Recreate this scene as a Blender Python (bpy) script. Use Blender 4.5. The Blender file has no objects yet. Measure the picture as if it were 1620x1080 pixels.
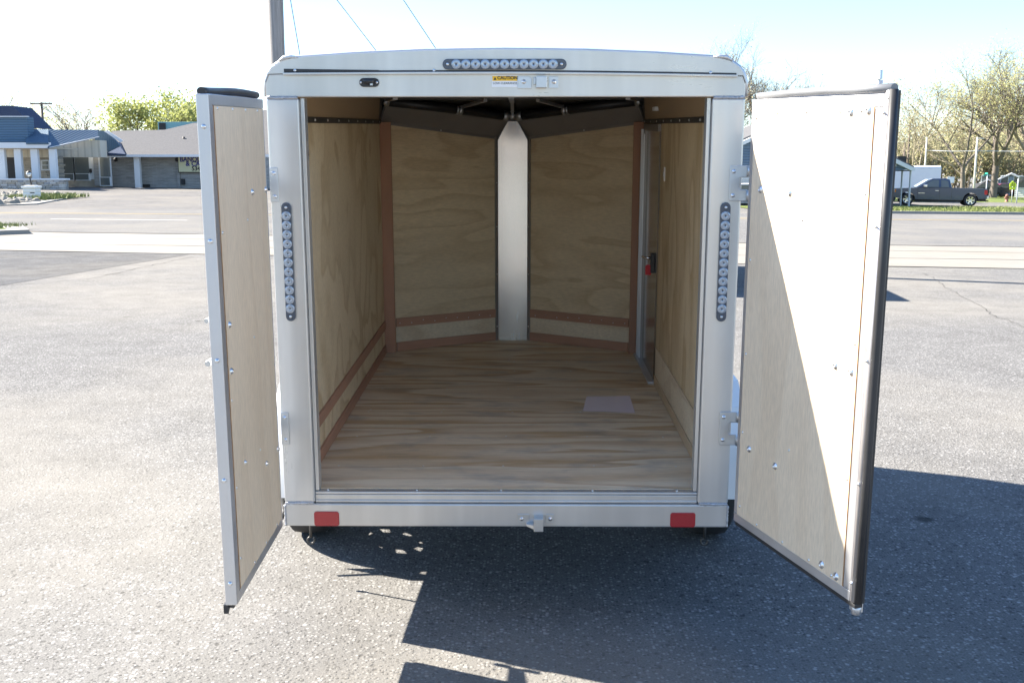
import bpy, bmesh, math, random
from mathutils import Vector, Matrix, noise as mnoise
R = math.radians
scene = bpy.context.scene
COL = scene.collection

# ------------------------------------------------------------------ camera, sky, sun, exposure
CAM = Vector((.0664, -4.179, 1.891)); PITCH = .1644; YAW = -.0098; FPX = 1660.3
cd = bpy.data.cameras.new('camera'); cam = bpy.data.objects.new('camera', cd); COL.objects.link(cam)
cd.sensor_width = 36; cd.lens = 36 * FPX / 1620; cd.clip_start = .05; cd.clip_end = 3000
cam.location = CAM; cam.rotation_euler = (math.pi / 2 - PITCH, 0, -YAW)
scene.camera = cam

LIGHT = Vector((1.21, -.48, -1.02)).normalized()          # the way the sunlight travels
world = bpy.data.worlds.new('World'); scene.world = world; world.use_nodes = True
nt = world.node_tree
sky = nt.nodes.new('ShaderNodeTexSky'); sky.sky_type = 'NISHITA'; sky.sun_disc = False
sky.sun_elevation = math.asin(-LIGHT.z); sky.sun_rotation = math.atan2(-LIGHT.x, -LIGHT.y)
sky.air_density = 1.0; sky.dust_density = .3; sky.ozone_density = 4.8
nt.links.new(sky.outputs[0], nt.nodes['Background'].inputs[0])
nt.nodes['Background'].inputs[1].default_value = .068
sd = bpy.data.lights.new('sun', 'SUN'); sd.energy = 4.5; sd.angle = R(.53); sd.color = (1, .92, .80)
sun = bpy.data.objects.new('sun', sd); COL.objects.link(sun)
sun.rotation_euler = LIGHT.to_track_quat('-Z', 'Y').to_euler(); sun.location = (-20, 10, 20)
vs = scene.view_settings
vs.view_transform = 'Standard'; vs.look = 'None'; vs.gamma = 1; vs.use_curve_mapping = False
vs.exposure = 2.3
scene.render.engine = 'CYCLES'
scene.cycles.max_bounces = 10; scene.cycles.diffuse_bounces = 8; scene.cycles.glossy_bounces = 4
scene.cycles.sample_clamp_indirect = 6

# ------------------------------------------------------------------ surveying helpers
F_ = Vector((math.sin(YAW) * math.cos(PITCH), math.cos(YAW) * math.cos(PITCH), -math.sin(PITCH)))
R_ = Vector((math.cos(YAW), -math.sin(YAW), 0)); U_ = R_.cross(F_)
def at(px, py, Y):                                        # photo point -> place on the plane y = Y
    d = F_ + R_ * ((px - 810) / FPX) - U_ * ((py - 540) / FPX)
    return CAM + d * ((Y - CAM.y) / d.y)
KN = [(-400, 0), (3, 0), (24, .011), (42, .011), (60, .018), (3000, .018)]
def fall(y):
    for (a, u), (b, v) in zip(KN, KN[1:]):
        if y <= b: return u + (v - u) * (y - a) / (b - a)
    return KN[-1][1]
def gz(x, y): return -fall(y) * (max(-70, min(70, x)) + 8)

# ------------------------------------------------------------------ object helpers
def tag(o, label=None, cat=None, group=None, kind=None):
    if label: o['label'] = label
    if cat: o['category'] = cat
    if group: o['group'] = group
    if kind: o['kind'] = kind
    return o
def empty(name, loc=(0, 0, 0), rz=0, parent=None):
    o = bpy.data.objects.new(name, None); o.empty_display_size = .1; COL.objects.link(o)
    o.location = loc; o.rotation_euler = (0, 0, rz)
    if parent: o.parent = parent
    return o
def copy_tree(o, parent=None):
    c = o.copy(); COL.objects.link(c)
    if parent: c.parent = parent
    for ch in o.children: copy_tree(ch, c)
    return c

class MB:
    """collects shapes into one mesh"""
    def __init__(s): s.v = []; s.f = []; s.m = []; s.mi = 0; s.sm = []
    def add(s, vs, fs, smooth=False):
        n = len(s.v); s.v += [tuple(p) for p in vs]
        for f in fs:
            s.f.append(tuple(i + n for i in f)); s.m.append(s.mi); s.sm.append(smooth)
        return s
    def box(s, x0, x1, y0, y1, z0, z1):
        x0, x1 = sorted((x0, x1)); y0, y1 = sorted((y0, y1)); z0, z1 = sorted((z0, z1))
        return s.add([(x0,y0,z0),(x1,y0,z0),(x1,y1,z0),(x0,y1,z0),(x0,y0,z1),(x1,y0,z1),(x1,y1,z1),(x0,y1,z1)],
                     [(0,3,2,1),(4,5,6,7),(0,1,5,4),(1,2,6,5),(2,3,7,6),(3,0,4,7)])
    def hexa(s, p):                                        # 8 corners, bottom ring then top ring
        return s.add(p, [(0,3,2,1),(4,5,6,7),(0,1,5,4),(1,2,6,5),(2,3,7,6),(3,0,4,7)])
    def beam(s, a, b, w, h, up=(0, 0, 1)):                 # rectangular bar from a to b
        a = Vector(a); b = Vector(b); d = (b - a).normalized(); up = Vector(up)
        sx = d.cross(up)
        if sx.length < 1e-4: sx = d.cross(Vector((1, 0, 0)))
        sx.normalize(); uz = sx.cross(d)
        q = []
        for c in (a, b):
            for i, j in ((-1,-1),(1,-1),(1,1),(-1,1)): q.append(c + sx*(w/2*i) + uz*(h/2*j))
        return s.add(q, [(0,1,2,3),(7,6,5,4),(0,4,5,1),(1,5,6,2),(2,6,7,3),(3,7,4,0)])
    def prism(s, pts, axis, a0, a1, smooth=False):         # 2-D outline pushed along an axis
        def P(u, v, a): return {'x': (a, u, v), 'y': (u, a, v), 'z': (u, v, a)}[axis]
        n = len(pts); A = [P(u, v, a0) for u, v in pts] + [P(u, v, a1) for u, v in pts]
        s.add(A, [tuple(range(n))[::-1], tuple(range(n, 2*n))])
        k = len(s.v) - 2*n
        for i in range(n):
            j = (i + 1) % n
            s.f.append((k+i, k+j, k+n+j, k+n+i)); s.m.append(s.mi); s.sm.append(smooth)
        return s
    def tube(s, pts, r, n=8, cap=True, smooth=True):
        pts = [Vector(p) for p in pts]; k = len(pts)
        rs = r if isinstance(r, (list, tuple)) else [r] * k
        base = len(s.v); up = None
        for i, p in enumerate(pts):
            d = (pts[min(i+1, k-1)] - pts[max(i-1, 0)])
            d = d.normalized() if d.length > 1e-9 else Vector((0, 0, 1))
            if up is None:
                up = Vector((0, 0, 1)) if abs(d.z) < .9 else Vector((1, 0, 0))
            a = d.cross(up)
            if a.length < 1e-5: a = d.orthogonal()
            a.normalize(); b = a.cross(d); up = b
            for j in range(n):
                t = 2*math.pi*j/n; s.v.append(tuple(p + a*(math.cos(t)*rs[i]) + b*(math.sin(t)*rs[i])))
        for i in range(k-1):
            for j in range(n):
                j2 = (j+1) % n
                s.f.append((base+i*n+j, base+(i+1)*n+j, base+(i+1)*n+j2, base+i*n+j2)); s.m.append(s.mi); s.sm.append(smooth)
        if cap:
            s.f.append(tuple(base+j for j in range(n))); s.m.append(s.mi); s.sm.append(False)
            s.f.append(tuple(base+(k-1)*n+j for j in range(n))[::-1]); s.m.append(s.mi); s.sm.append(False)
        return s
    def lathe(s, prof, c=(0,0,0), axis='z', n=16, smooth=True):  # profile of (radius, height)
        c = Vector(c); base = len(s.v)
        for r, h in prof:
            for j in range(n):
                t = 2*math.pi*j/n; u, w = r*math.cos(t), r*math.sin(t)
                q = {'z': (u, w, h), 'y': (u, h, w), 'x': (h, u, w)}[axis]; s.v.append(tuple(c + Vector(q)))
        for i in range(len(prof)-1):
            for j in range(n):
                j2 = (j+1) % n
                s.f.append((base+i*n+j, base+i*n+j2, base+(i+1)*n+j2, base+(i+1)*n+j)); s.m.append(s.mi); s.sm.append(smooth)
        return s
    def quad(s, a, b, c, d): return s.add([a, b, c, d], [(0,1,2,3)])
    def build(s, name, mats, parent=None, loc=None, bevel=0, fix=True):
        me = bpy.data.meshes.new(name); me.from_pydata(s.v, [], s.f)
        for m in (mats if isinstance(mats, (list, tuple)) else [mats]): me.materials.append(m)
        me.polygons.foreach_set('material_index', s.m); me.polygons.foreach_set('use_smooth', s.sm)
        if fix and len(s.f) < 60000:
            bm = bmesh.new(); bm.from_mesh(me); bmesh.ops.recalc_face_normals(bm, faces=bm.faces); bm.to_mesh(me); bm.free()
        me.update()
        o = bpy.data.objects.new(name, me); COL.objects.link(o)
        if parent: o.parent = parent
        if loc: o.location = loc
        if bevel:
            b = o.modifiers.new('bevel', 'BEVEL'); b.width = bevel; b.segments = 2; b.limit_method = 'ANGLE'; b.angle_limit = R(35)
        return o
def again(o, parent, loc=None, rot=None):                  # same mesh, another object
    c = o.copy(); COL.objects.link(c); c.parent = parent
    if loc is not None: c.location = loc
    if rot is not None: c.rotation_euler = rot
    return c
def text(body, size, m, parent, loc, rot=(math.pi/2, 0, 0), name='lettering', ex=.0004, align='LEFT', sx=1, bold=0):
    cu = bpy.data.curves.new(name, 'FONT'); cu.body = body; cu.size = size; cu.extrude = ex; cu.align_x = align; cu.align_y = 'BOTTOM'
    cu.offset = bold
    cu.materials.append(m); o = bpy.data.objects.new(name, cu); COL.objects.link(o)
    bpy.context.view_layer.update()
    me = bpy.data.meshes.new_from_object(o.evaluated_get(bpy.context.evaluated_depsgraph_get())); bpy.data.objects.remove(o); bpy.data.curves.remove(cu)
    o = bpy.data.objects.new(name, me); COL.objects.link(o)
    o.parent = parent; o.location = loc; o.rotation_euler = rot; o.scale = (sx, 1, 1); return o

# ------------------------------------------------------------------ materials
class NT:
    def __init__(s, name):
        s.m = bpy.data.materials.new(name); s.m.use_nodes = True; s.t = s.m.node_tree
        s.b = s.t.nodes['Principled BSDF']; s.co = None
    def n(s, kind, **kw):
        o = s.t.nodes.new(kind)
        for k, v in kw.items():
            if isinstance(k, str) and hasattr(o, k): setattr(o, k, v)
        return o
    def l(s, a, b): s.t.links.new(a, b)
    def coord(s, scale=(1, 1, 1), loc=(0, 0, 0), rot=(0, 0, 0)):
        if s.co is None: s.co = s.n('ShaderNodeTexCoord')
        mp = s.n('ShaderNodeMapping'); mp.inputs['Scale'].default_value = scale
        mp.inputs['Location'].default_value = loc; mp.inputs['Rotation'].default_value = rot
        s.l(s.co.outputs['Object'], mp.inputs[0]); return mp.outputs[0]
    def noise(s, vec, scale, detail=3, rough=.55, dist=0):
        o = s.n('ShaderNodeTexNoise'); o.inputs['Scale'].default_value = scale; o.inputs['Detail'].default_value = detail
        o.inputs['Roughness'].default_value = rough; o.inputs['Distortion'].default_value = dist
        s.l(vec, o.inputs['Vector']); return o.outputs[0]
    def voro(s, vec, scale, feature='F1'):
        o = s.n('ShaderNodeTexVoronoi', feature=feature); o.inputs['Scale'].default_value = scale
        s.l(vec, o.inputs['Vector']); return o
    def math(s, op, a, b=None, c=None, clamp=False):
        o = s.n('ShaderNodeMath', operation=op); o.use_clamp = clamp
        for i, x in enumerate((a, b, c)):
            if x is None: continue
            if isinstance(x, (int, float)): o.inputs[i].default_value = x
            else: s.l(x, o.inputs[i])
        return o.outputs[0]
    def ramp(s, fac, stops, interp='LINEAR'):
        o = s.n('ShaderNodeValToRGB'); cr = o.color_ramp; cr.interpolation = interp
        while len(cr.elements) < len(stops): cr.elements.new(.5)
        for e, (p, c) in zip(cr.elements, stops):
            e.position = p; c = c if isinstance(c, (tuple, list)) else (c, c, c); e.color = (*c[:3], 1)
        s.l(fac, o.inputs[0]); return o.outputs[0]
    def mix(s, fac, a, b, mode='MIX'):
        o = s.n('ShaderNodeMix', data_type='RGBA', blend_type=mode)
        for i, x in ((0, fac), (6, a), (7, b)):
            if isinstance(x, (int, float)): o.inputs[i].default_value = x
            elif isinstance(x, (tuple, list)): o.inputs[i].default_value = (*x[:3], 1)
            else: s.l(x, o.inputs[i])
        return o.outputs[2]
    def bump(s, h, strength=.3, dist=.01):
        o = s.n('ShaderNodeBump'); o.inputs['Strength'].default_value = strength; o.inputs['Distance'].default_value = dist
        s.l(h, o.inputs['Height']); s.l(o.outputs[0], s.b.inputs['Normal']); return o
    def set(s, base=None, rough=None, metal=None, spec=None, **kw):
        for k, v in (('Base Color', base), ('Roughness', rough), ('Metallic', metal), ('Specular IOR Level', spec)):
            if v is None: continue
            if isinstance(v, (int, float)): s.b.inputs[k].default_value = v
            elif isinstance(v, (tuple, list)): s.b.inputs[k].default_value = (*v[:3], 1)
            else: s.l(v, s.b.inputs[k])
        for k, v in kw.items(): s.b.inputs[k.replace('_', ' ')].default_value = v
        return s.m

def plain(name, base, rough=.5, metal=0., var=.12, scale=6, bump=0, spec=.5, stretch=(1, 1, 1)):
    t = NT(name); n = t.noise(t.coord(stretch), scale, 4)
    c = t.mix(n, tuple(x*(1-var) for x in base), tuple(min(1, x*(1+var)) for x in base))
    r = t.math('MULTIPLY_ADD', n, .2, rough-.1)
    if bump: t.bump(t.noise(t.coord(stretch), scale*6, 3), bump, .004)
    return t.set(c, r, metal, spec)

def asphalt(name, dark, light, stone=True, tint=(.03, .02, .0), patchy=.16, rough=.92):
    t = NT(name); v = t.coord()
    big = t.noise(v, .22, 4); mid = t.noise(v, 2.3, 4); fine = t.noise(v, 140, 2)
    vo = t.voro(v, 62); vo2 = t.voro(v, 27)
    mean = tuple((a+b)/2 for a, b in zip(dark, light))
    base = t.mix(t.ramp(fine, [(.3, 0.), (.7, 1.)]), tuple(a*.75 for a in dark), light)
    g = t.n('ShaderNodeSeparateColor'); t.l(vo.outputs['Color'], g.inputs[0])
    cell = t.ramp(g.outputs[0], [(.0, tuple(a*.35 for a in dark)), (.3, tuple(a*.9 for a in dark)), (.60, tuple(a*1.0 for a in mean)), (.80, tuple(min(.75, a*1.45) for a in light)), (1., tuple(min(.9, a*1.9) for a in light))])
    edge = t.ramp(vo.outputs['Distance'], [(.30, 1.), (.52, 0.)])
    base = t.mix(t.math('MULTIPLY', edge, .8), base, cell)
    g2 = t.n('ShaderNodeSeparateColor'); t.l(vo2.outputs['Color'], g2.inputs[0])
    big_stone = t.math('MULTIPLY', t.ramp(g2.outputs[1], [(.80, 0.), (.82, 1.)]), t.ramp(vo2.outputs['Distance'], [(.15, 1.), (.30, 0.)]))
    base = t.mix(t.math('MULTIPLY', big_stone, .85), base, tuple(min(.85, a*1.9) for a in light))
    pit = t.math('MULTIPLY', t.ramp(g2.outputs[2], [(.955, 0.), (.97, 1.)]), t.ramp(vo2.outputs['Distance'], [(.15, 1.), (.42, 0.)]))
    base = t.mix(t.math('MULTIPLY', pit, .55), base, tuple(a*.22 for a in dark))
    vs2 = t.voro(v, .85); g3 = t.n('ShaderNodeSeparateColor'); t.l(vs2.outputs['Color'], g3.inputs[0])
    dd = t.math('ADD', vs2.outputs['Distance'], t.math('MULTIPLY', t.noise(v, 9, 3), .05))
    spot = t.math('MULTIPLY', t.ramp(g3.outputs[0], [(.45, 0.), (.5, 1.)]), t.ramp(dd, [(.055, .75), (.085, 0.)]))
    base = t.mix(spot, base, tuple(a*.28 for a in dark))
    stain = t.math('MULTIPLY', t.ramp(t.noise(v, .55, 5, .65), [(.57, 0.), (.74, .2)]), t.ramp(mid, [(.3, .4), (.7, 1.)]))
    base = t.mix(stain, base, tuple(a*.62 for a in dark))
    base = t.mix(t.ramp(big, [(.42, 0.), (.62, .55)]), base, tuple(a+b for a, b in zip(light, tint)))
    base = t.mix(1., base, t.ramp(mid, [(.25, 1-patchy), (.75, 1+patchy*.5)]), 'MULTIPLY')
    h = t.math('ADD', t.math('MULTIPLY', edge, t.math('MULTIPLY', g.outputs[1], .9)), t.math('MULTIPLY', fine, .5))
    h = t.math('SUBTRACT', t.math('ADD', h, t.math('MULTIPLY', big_stone, .5)), t.math('MULTIPLY', pit, 1.))
    t.bump(h, .6, .006)
    return t.set(base, rough, 0, .05)

M = {}
M['lot'] = asphalt('lot_asphalt', (.118, .1168, .1155), (.193, .1912, .189))
M['seal'] = asphalt('sealed_asphalt', (.088, .090, .095), (.122, .124, .130), patchy=.25)
M['road'] = asphalt('road_asphalt', (.138, .137, .136), (.178, .177, .176), patchy=.08)
M['far_lot'] = asphalt('drive_asphalt', (.135, .132, .128), (.185, .18, .175), patchy=.2)
def concrete():
    t = NT('concrete'); v = t.coord()
    c = t.mix(t.noise(v, 1.1, 6, .65), (.175, .163, .145), (.25, .236, .208))
    c = t.mix(t.ramp(t.noise(v, .35, 5, .7), [(.5, 0.), (.7, .45)]), c, (.22, .185, .14))
    t.bump(t.noise(v, 60, 4), .25, .01); return t.set(c, .9, 0, .3)
M['concrete'] = concrete()
M['kerb'] = plain('kerb_concrete', (.26, .25, .23), .9, 0, .25, 3, .3)
M['yellow_line'] = plain('yellow_road_paint', (.45, .33, .12), .7, 0, .35, 4)
M['white_line'] = plain('white_road_paint', (.42, .42, .41), .7, 0, .3, 4)
M['crack'] = plain('crack_tar', (.05, .047, .042), .9, 0, .4, 9)
def grassy():
    t = NT('grass'); v = t.coord()
    c = t.mix(t.noise(v, 7, 5, .7), (.07, .105, .025), (.18, .22, .065))
    c = t.mix(t.ramp(t.noise(v, .8, 4), [(.48, 0.), (.72, .6)]), c, (.22, .21, .08))
    t.bump(t.noise(v, 40, 3), .8, .05); return t.set(c, .9, 0, .2)
M['grass'] = grassy()
M['blade'] = plain('grass_blade', (.17, .20, .055), .7, 0, .5, 3)

def brushed(name, base, rough, stretch, rv=.22, bump=.02, cv=.10, smear=True, metal=1., refl_streak=None, wavy=.12):
    t = NT(name); st = t.noise(t.coord(stretch), 30, 3, .6); cl = t.noise(t.coord((1, 1, .5)), 5, 3)
    r = t.math('MULTIPLY_ADD', st, rv, rough - rv/2); r = t.math('MULTIPLY_ADD', cl, .22, t.math('SUBTRACT', r, .11))
    c = t.mix(cl, tuple(x*(1-cv) for x in base), tuple(min(1, x*(1+cv)) for x in base))
    if refl_streak:
        c = t.mix(1., c, t.ramp(t.noise(t.coord(refl_streak), 1.6, 3, .6), [(.35, .95), (.5, 1.), (.68, 1.09)]), 'MULTIPLY')  # metal tone streaks, with reflection bands put into the base colour
    if smear:
        sm = t.ramp(t.noise(t.coord(tuple(a*.6+.4 for a in stretch)), 9, 5, .7), [(.64, 0.), (.80, .22)])
        c = t.mix(sm, c, tuple(x*.55 for x in base))
    wv = t.noise(t.coord((1, 1, .35)), 2.6, 1.5); t.bump(t.math('ADD', t.math('MULTIPLY', st, bump*.1), t.math('MULTIPLY', wv, wavy)), 1., .03); return t.set(c, r, metal)
M['alu_v'] = brushed('brushed_aluminium_upright', (.63, .625, .61), .32, (4, 4, .25), rv=.10, bump=.006, cv=.06, metal=.66, wavy=.35, refl_streak=(5, 5, .22))
M['alu_h'] = brushed('brushed_aluminium_level', (.585, .575, .555), .32, (.25, 4, 4), rv=.10, bump=.006, cv=.05, metal=.6, wavy=.35, refl_streak=(4, 4, .3))
M['alu_m'] = brushed('mill_aluminium', (.62, .62, .63), .42, (2, 2, .2), cv=.10, metal=.78)
M['alu_nose'] = brushed('polished_aluminium', (.74, .72, .69), .24, (6, 6, .15), rv=.05, cv=.03, smear=False, bump=.004)
M['weld'] = plain('weld_bead', (.50, .50, .52), .5, .9, .4, 60, .8)
M['zinc'] = plain('zinc_plate', (.56, .58, .60), .40, 1., .12, 30)
M['bolt'] = plain('bright_bolt', (.74, .75, .77), .3, 1., .15, 40)
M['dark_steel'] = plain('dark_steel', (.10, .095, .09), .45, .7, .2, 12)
M['grey_panel'] = plain('grey_roof_panel', (.30, .28, .265), .42, .5, .12, 8)
M['door_skin'] = plain('smooth_door_skin', (.33, .31, .29), .16, .95, .08, 3)
M['ceiling'] = plain('ceiling_sheet', (.62, .61, .58), .5, .3, .06, 4)  # unseen ceiling colour raised to bounce light into the interior
M['rubber'] = plain('black_rubber', (.028, .028, .03), .45, 0, .3, 14)
M['tyre'] = plain('tyre_rubber', (.025, .025, .026), .8, 0, .3, 30, .3)
M['white'] = plain('white_paint', (.74, .75, .76), .35, 0, .05, 3)
M['black'] = plain('black_plastic', (.02, .02, .022), .35, 0, .3, 10)
M['lens_base'] = plain('smoked_plastic', (.07, .085, .11), .25, 0, .2, 20)
def lensmat():
    t = NT('clear_lens'); v = t.coord()
    c = t.mix(t.noise(v, 160, 2), (.24, .29, .36), (.40, .45, .52)); return t.set(c, .12, .35, .8, Coat_Weight=.6)
M['lens'] = lensmat()
M['led'] = plain('led_chip', (.05, .045, .045), .3, 0, .2, 30)
def redref():
    t = NT('red_reflector'); v = t.coord()
    h = t.voro(v, 260).outputs['Distance']; t.bump(h, .25, .002)
    return t.set((.36, .012, .02), .28, 0, .6, Coat_Weight=.5)
M['red'] = redref()
M['yellow'] = plain('yellow_sticker', (.86, .50, .02), .45, 0, .04, 10)
M['sticker'] = plain('white_sticker', (.80, .80, .80), .5, 0, .03, 10)
M['print'] = plain('black_print', (.02, .02, .02), .5)
M['grey_print'] = plain('grey_print', (.13, .13, .13), .5)

def ply(name, axis_scale, rings, pale, brown, field=1., seed=0., spot=.4, dark=0., contrast=1., fineness=1.):
    """rotary-cut veneer: contour lines of a slow field"""
    t = NT(name); v0 = t.coord(axis_scale, (seed, seed*1.7, seed*.6)); inf = t.n('ShaderNodeObjectInfo')
    va = t.n('ShaderNodeVectorMath', operation='MULTIPLY_ADD'); cv = t.n('ShaderNodeCombineXYZ')
    for i in range(3): t.l(inf.outputs['Random'], cv.inputs[i])
    va.inputs[1].default_value = (9, 13, 7); t.l(cv.outputs[0], va.inputs[0]); t.l(v0, va.inputs[2]); v = va.outputs[0]
    h = t.noise(v, field, 2.2, .45, .25); h2 = t.noise(v, field*2.7, 4, .6)
    k = t.math('ADD', t.math('MULTIPLY', h, rings), t.math('MULTIPLY', h2, rings*.10))
    fr = t.math('FRACT', k)
    band = t.ramp(fr, [(0., .0), (.35, .12), (.62, .5), (.86, 1.), (.95, .15), (1., 0.)])
    wide = t.ramp(t.noise(v, field*.7, 3), [(.3, .45), (.6, 1.)])
    fac = t.math('MULTIPLY', t.math('MULTIPLY', band, wide), contrast, clamp=True)
    c = t.mix(fac, pale, brown)
    fib = t.noise(t.coord(tuple(a*9*fineness for a in axis_scale)), 3.5, 4, .65)
    c = t.mix(1., c, t.ramp(fib, [(.3, .86), (.7, 1.07)]), 'MULTIPLY')
    tone = t.noise(t.coord((1, 1, 1), (seed, 0, 3)), .9, 3)
    c = t.mix(1., c, t.ramp(tone, [(.3, 1-spot*.3), (.7, 1.05)]), 'MULTIPLY')
    if dark:
        d = t.ramp(t.noise(t.coord((1.4, 3.2, 2)), 2.6, 4, .6), [(.52, 0.), (.72, dark)])
        c = t.mix(d, c, (.25, .25, .26))
    t.bump(t.math('ADD', fib, t.math('MULTIPLY', band, .3)), .12, .002)
    return t.set(c, .62, 0, .35)
M['floor_ply'] = ply('floor_plywood', (.30, 2.6, 2.6), 9, (.85, .72, .535), (.65, .45, .25), 1.1, 3.3, .3, .42, 1.3)
M['wall_ply'] = ply('wall_plywood', (1.3, 1.3, .8), 5, (.80, .665, .46), (.62, .47, .28), 1.9, 7.1, .4, 0, 1.15, 1.5)
M['wall_ply2'] = ply('side_wall_plywood', (1.5, 1.5, .5), 6, (.74, .59, .38), (.56, .40, .215), 1.5, 12.4, .4, 0, 1.0, 1.5)
M['front_ply'] = ply('front_plywood', (.5, .5, 2.4), 7, (.78, .63, .42), (.61, .45, .265), 1.5, 21.7, .4, 0, .75, 1.5)
M['luan_shaded'] = plain('shaded_brown_luan', (.36, .26, .16), .6, 0, .15, 4, 0, .4, (.4, .4, 6))  # brown luan, darkened: shade of the down-facing strip is put into the colour
M['low_ply'] = ply('low_plywood', (.9, .9, 2), 6, (.80, .68, .50), (.62, .46, .29), 1.2, 31, .5, 0, .7, 1.5)
M['door_ply'] = ply('birch_plywood', (2.6, 2.6, .35), 5, (.83, .68, .50), (.73, .565, .39), 1.1, 5.2, .25, 0, .55, 2)
M['cut_edge'] = plain('plywood_cut_edge', (.42, .24, .125), .8, 0, .3, 40)
M['batten'] = plain('red_batten', (.46, .25, .165), .7, 0, .28, 3, .3, .3, (3, 3, .5))
M['batten_h'] = plain('red_batten_level', (.46, .26, .175), .7, 0, .28, 3, .3, .3, (.6, .6, 5))
M['tan_wood'] = plain('tan_batten', (.58, .45, .30), .7, 0, .2, 3, .2, .3, (3, .5, 4))
M['paper'] = plain('lilac_paper', (.86, .80, .92), .2, 0, .06, 5, 0, .8)
M['red_plastic'] = plain('red_plastic', (.55, .01, .02), .3, 0, .1, 10)
# background
def shingle(name, a, b):
    t = NT(name); v = t.coord((3, 3, 7)); c = t.mix(t.noise(v, 2.2, 3, .7), a, b)
    t.bump(t.noise(v, 4, 2), .5, .05); return t.set(c, .9, 0, .2)
M['shingle'] = shingle('grey_shingles', (.065, .065, .068), (.135, .135, .140))
M['shingle_blue'] = shingle('dark_blue_shingles', (.03, .045, .085), (.06, .08, .13))
def ribbed(name, c, sc, axis, rough=.5, k=.55):
    t = NT(name); w = t.n('ShaderNodeTexWave', wave_type='BANDS', bands_direction=axis); w.inputs['Scale'].default_value = sc
    t.l(t.coord(), w.inputs['Vector'])
    col = t.mix(t.ramp(w.outputs[1], [(.0, 0.), (.25, 1.)]), tuple(x*k for x in c), c)
    t.bump(w.outputs[1], .5, .04); return t.set(col, rough, 0, .25)
M['blue_lap'] = ribbed('blue_lap_siding', (.10, .17, .25), 1.9, 'Z', .8)
M['blue_metal'] = ribbed('blue_ribbed_metal', (.085, .14, .20), 2.4, 'X', .8, k=.75)
M['blue_gable'] = ribbed('slate_blue_siding', (.10, .15, .22), 1.9, 'Z')
M['beige_board'] = ribbed('beige_boarding', (.60, .56, .47), .62, 'X', k=.8)
M['cream_lap'] = ribbed('cream_siding', (.62, .61, .58), 2.2, 'Z', k=.75)
M['house_blue'] = ribbed('grey_blue_siding', (.33, .40, .50), 1.6, 'Z', k=.85)
M['white_lap'] = ribbed('white_siding', (.75, .75, .74), 1.8, 'Z', k=.85)
def brickwork(name, a, b, mortar, sc, bw, rh, ms=.02):
    t = NT(name); br = t.n('ShaderNodeTexBrick'); br.inputs['Scale'].default_value = sc
    br.inputs['Color1'].default_value = (*a, 1); br.inputs['Color2'].default_value = (*b, 1); br.inputs['Mortar'].default_value = (*mortar, 1)
    br.inputs['Brick Width'].default_value = bw; br.inputs['Row Height'].default_value = rh; br.inputs['Mortar Size'].default_value = ms
    t.l(t.coord(rot=(R(90), 0, 0)), br.inputs['Vector'])
    c = t.mix(1., br.outputs[0], t.ramp(t.noise(t.coord((.6, .6, 5)), 2, 4), [(.3, .75), (.7, 1.12)]), 'MULTIPLY')
    return t.set(c, .9, 0, .2)
M['brick'] = brickwork('grey_long_brick', (.265, .265, .26), (.33, .325, .315), (.36, .355, .345), 1, .6, .11)
def stonework(name, cols):
    t = NT(name); inf = t.n('ShaderNodeObjectInfo')
    c = t.ramp(inf.outputs['Random'], [(i/(len(cols)-1), k) for i, k in enumerate(cols)])
    c = t.mix(1., c, t.ramp(t.noise(t.coord(), 5, 4), [(.3, .75), (.7, 1.15)]), 'MULTIPLY')
    t.bump(t.noise(t.coord(), 9, 4), .5, .04); return t.set(c, .9, 0, .2)
M['stone'] = stonework('split_stone', [(.34, .33, .32), (.50, .47, .42), (.42, .37, .30), (.58, .57, .55), (.30, .31, .33)])
M['stone_mass'] = plain('tan_stone', (.42, .37, .30), .9, 0, .45, 2.2, .4)
M['mortar'] = plain('mortar', (.27, .26, .24), .95, 0, .2, 5)
M['rock'] = plain('pale_rock', (.24, .225, .195), .9, 0, .45, 1.2, .3)
M['glass'] = NT('window_glass').set((.11, .125, .125), .08, 0, .7)
M['glass_tan'] = plain('lit_curtain_glass', (.30, .27, .22), .12, 0, .3, 2)
M['fascia'] = plain('white_fascia', (.62, .64, .66), .6, 0, .05, 2)
M['teal'] = plain('teal_cabinet', (.16, .33, .36), .6, 0, .1, 2)
M['sign_cream'] = plain('cream_sign', (.62, .62, .42), .6, 0, .05, 2)
M['navy'] = plain('navy_letters', (.03, .03, .22), .6)
M['old_wood'] = plain('weathered_pole', (.27, .258, .25), .9, 0, .5, 5, .6, .2, (6, 6, .35))
M['pole_far'] = plain('brown_pole', (.14, .11, .09), .9, 0, .3, 4)
M['pale_pole'] = plain('pale_pole', (.55, .53, .46), .7, 0, .15, 4)
M['galv'] = plain('galvanised_post', (.52, .55, .57), .5, .4, .1, 6)
M['wire'] = plain('wire', (.36, .38, .37), .5, .2)
M['bark'] = plain('bark', (.15, .125, .105), .9, 0, .35, 4, .4)
M['bark_pale'] = plain('pale_bark', (.26, .22, .165), .9, 0, .4, 3, .4)
def leaf(name, a, b):
    t = NT(name); v = t.coord(); c = t.mix(t.noise(v, 1.3, 4, .7), a, b)
    t.b.inputs['Subsurface Weight'].default_value = 0
    m = t.set(c, .7, 0, .25)
    tr = t.n('ShaderNodeBsdfTranslucent'); t.l(c, tr.inputs[0]); ms = t.n('ShaderNodeMixShader'); ms.inputs[0].default_value = .4
    out = t.t.nodes['Material Output']; t.l(t.b.outputs[0], ms.inputs[1]); t.l(tr.outputs[0], ms.inputs[2]); t.l(ms.outputs[0], out.inputs[0])
    return m
M['leaf_lime'] = leaf('lime_leaves', (.24, .27, .08), (.38, .40, .15))
M['leaf_olive'] = leaf('olive_buds', (.36, .36, .15), (.52, .50, .24))
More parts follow.
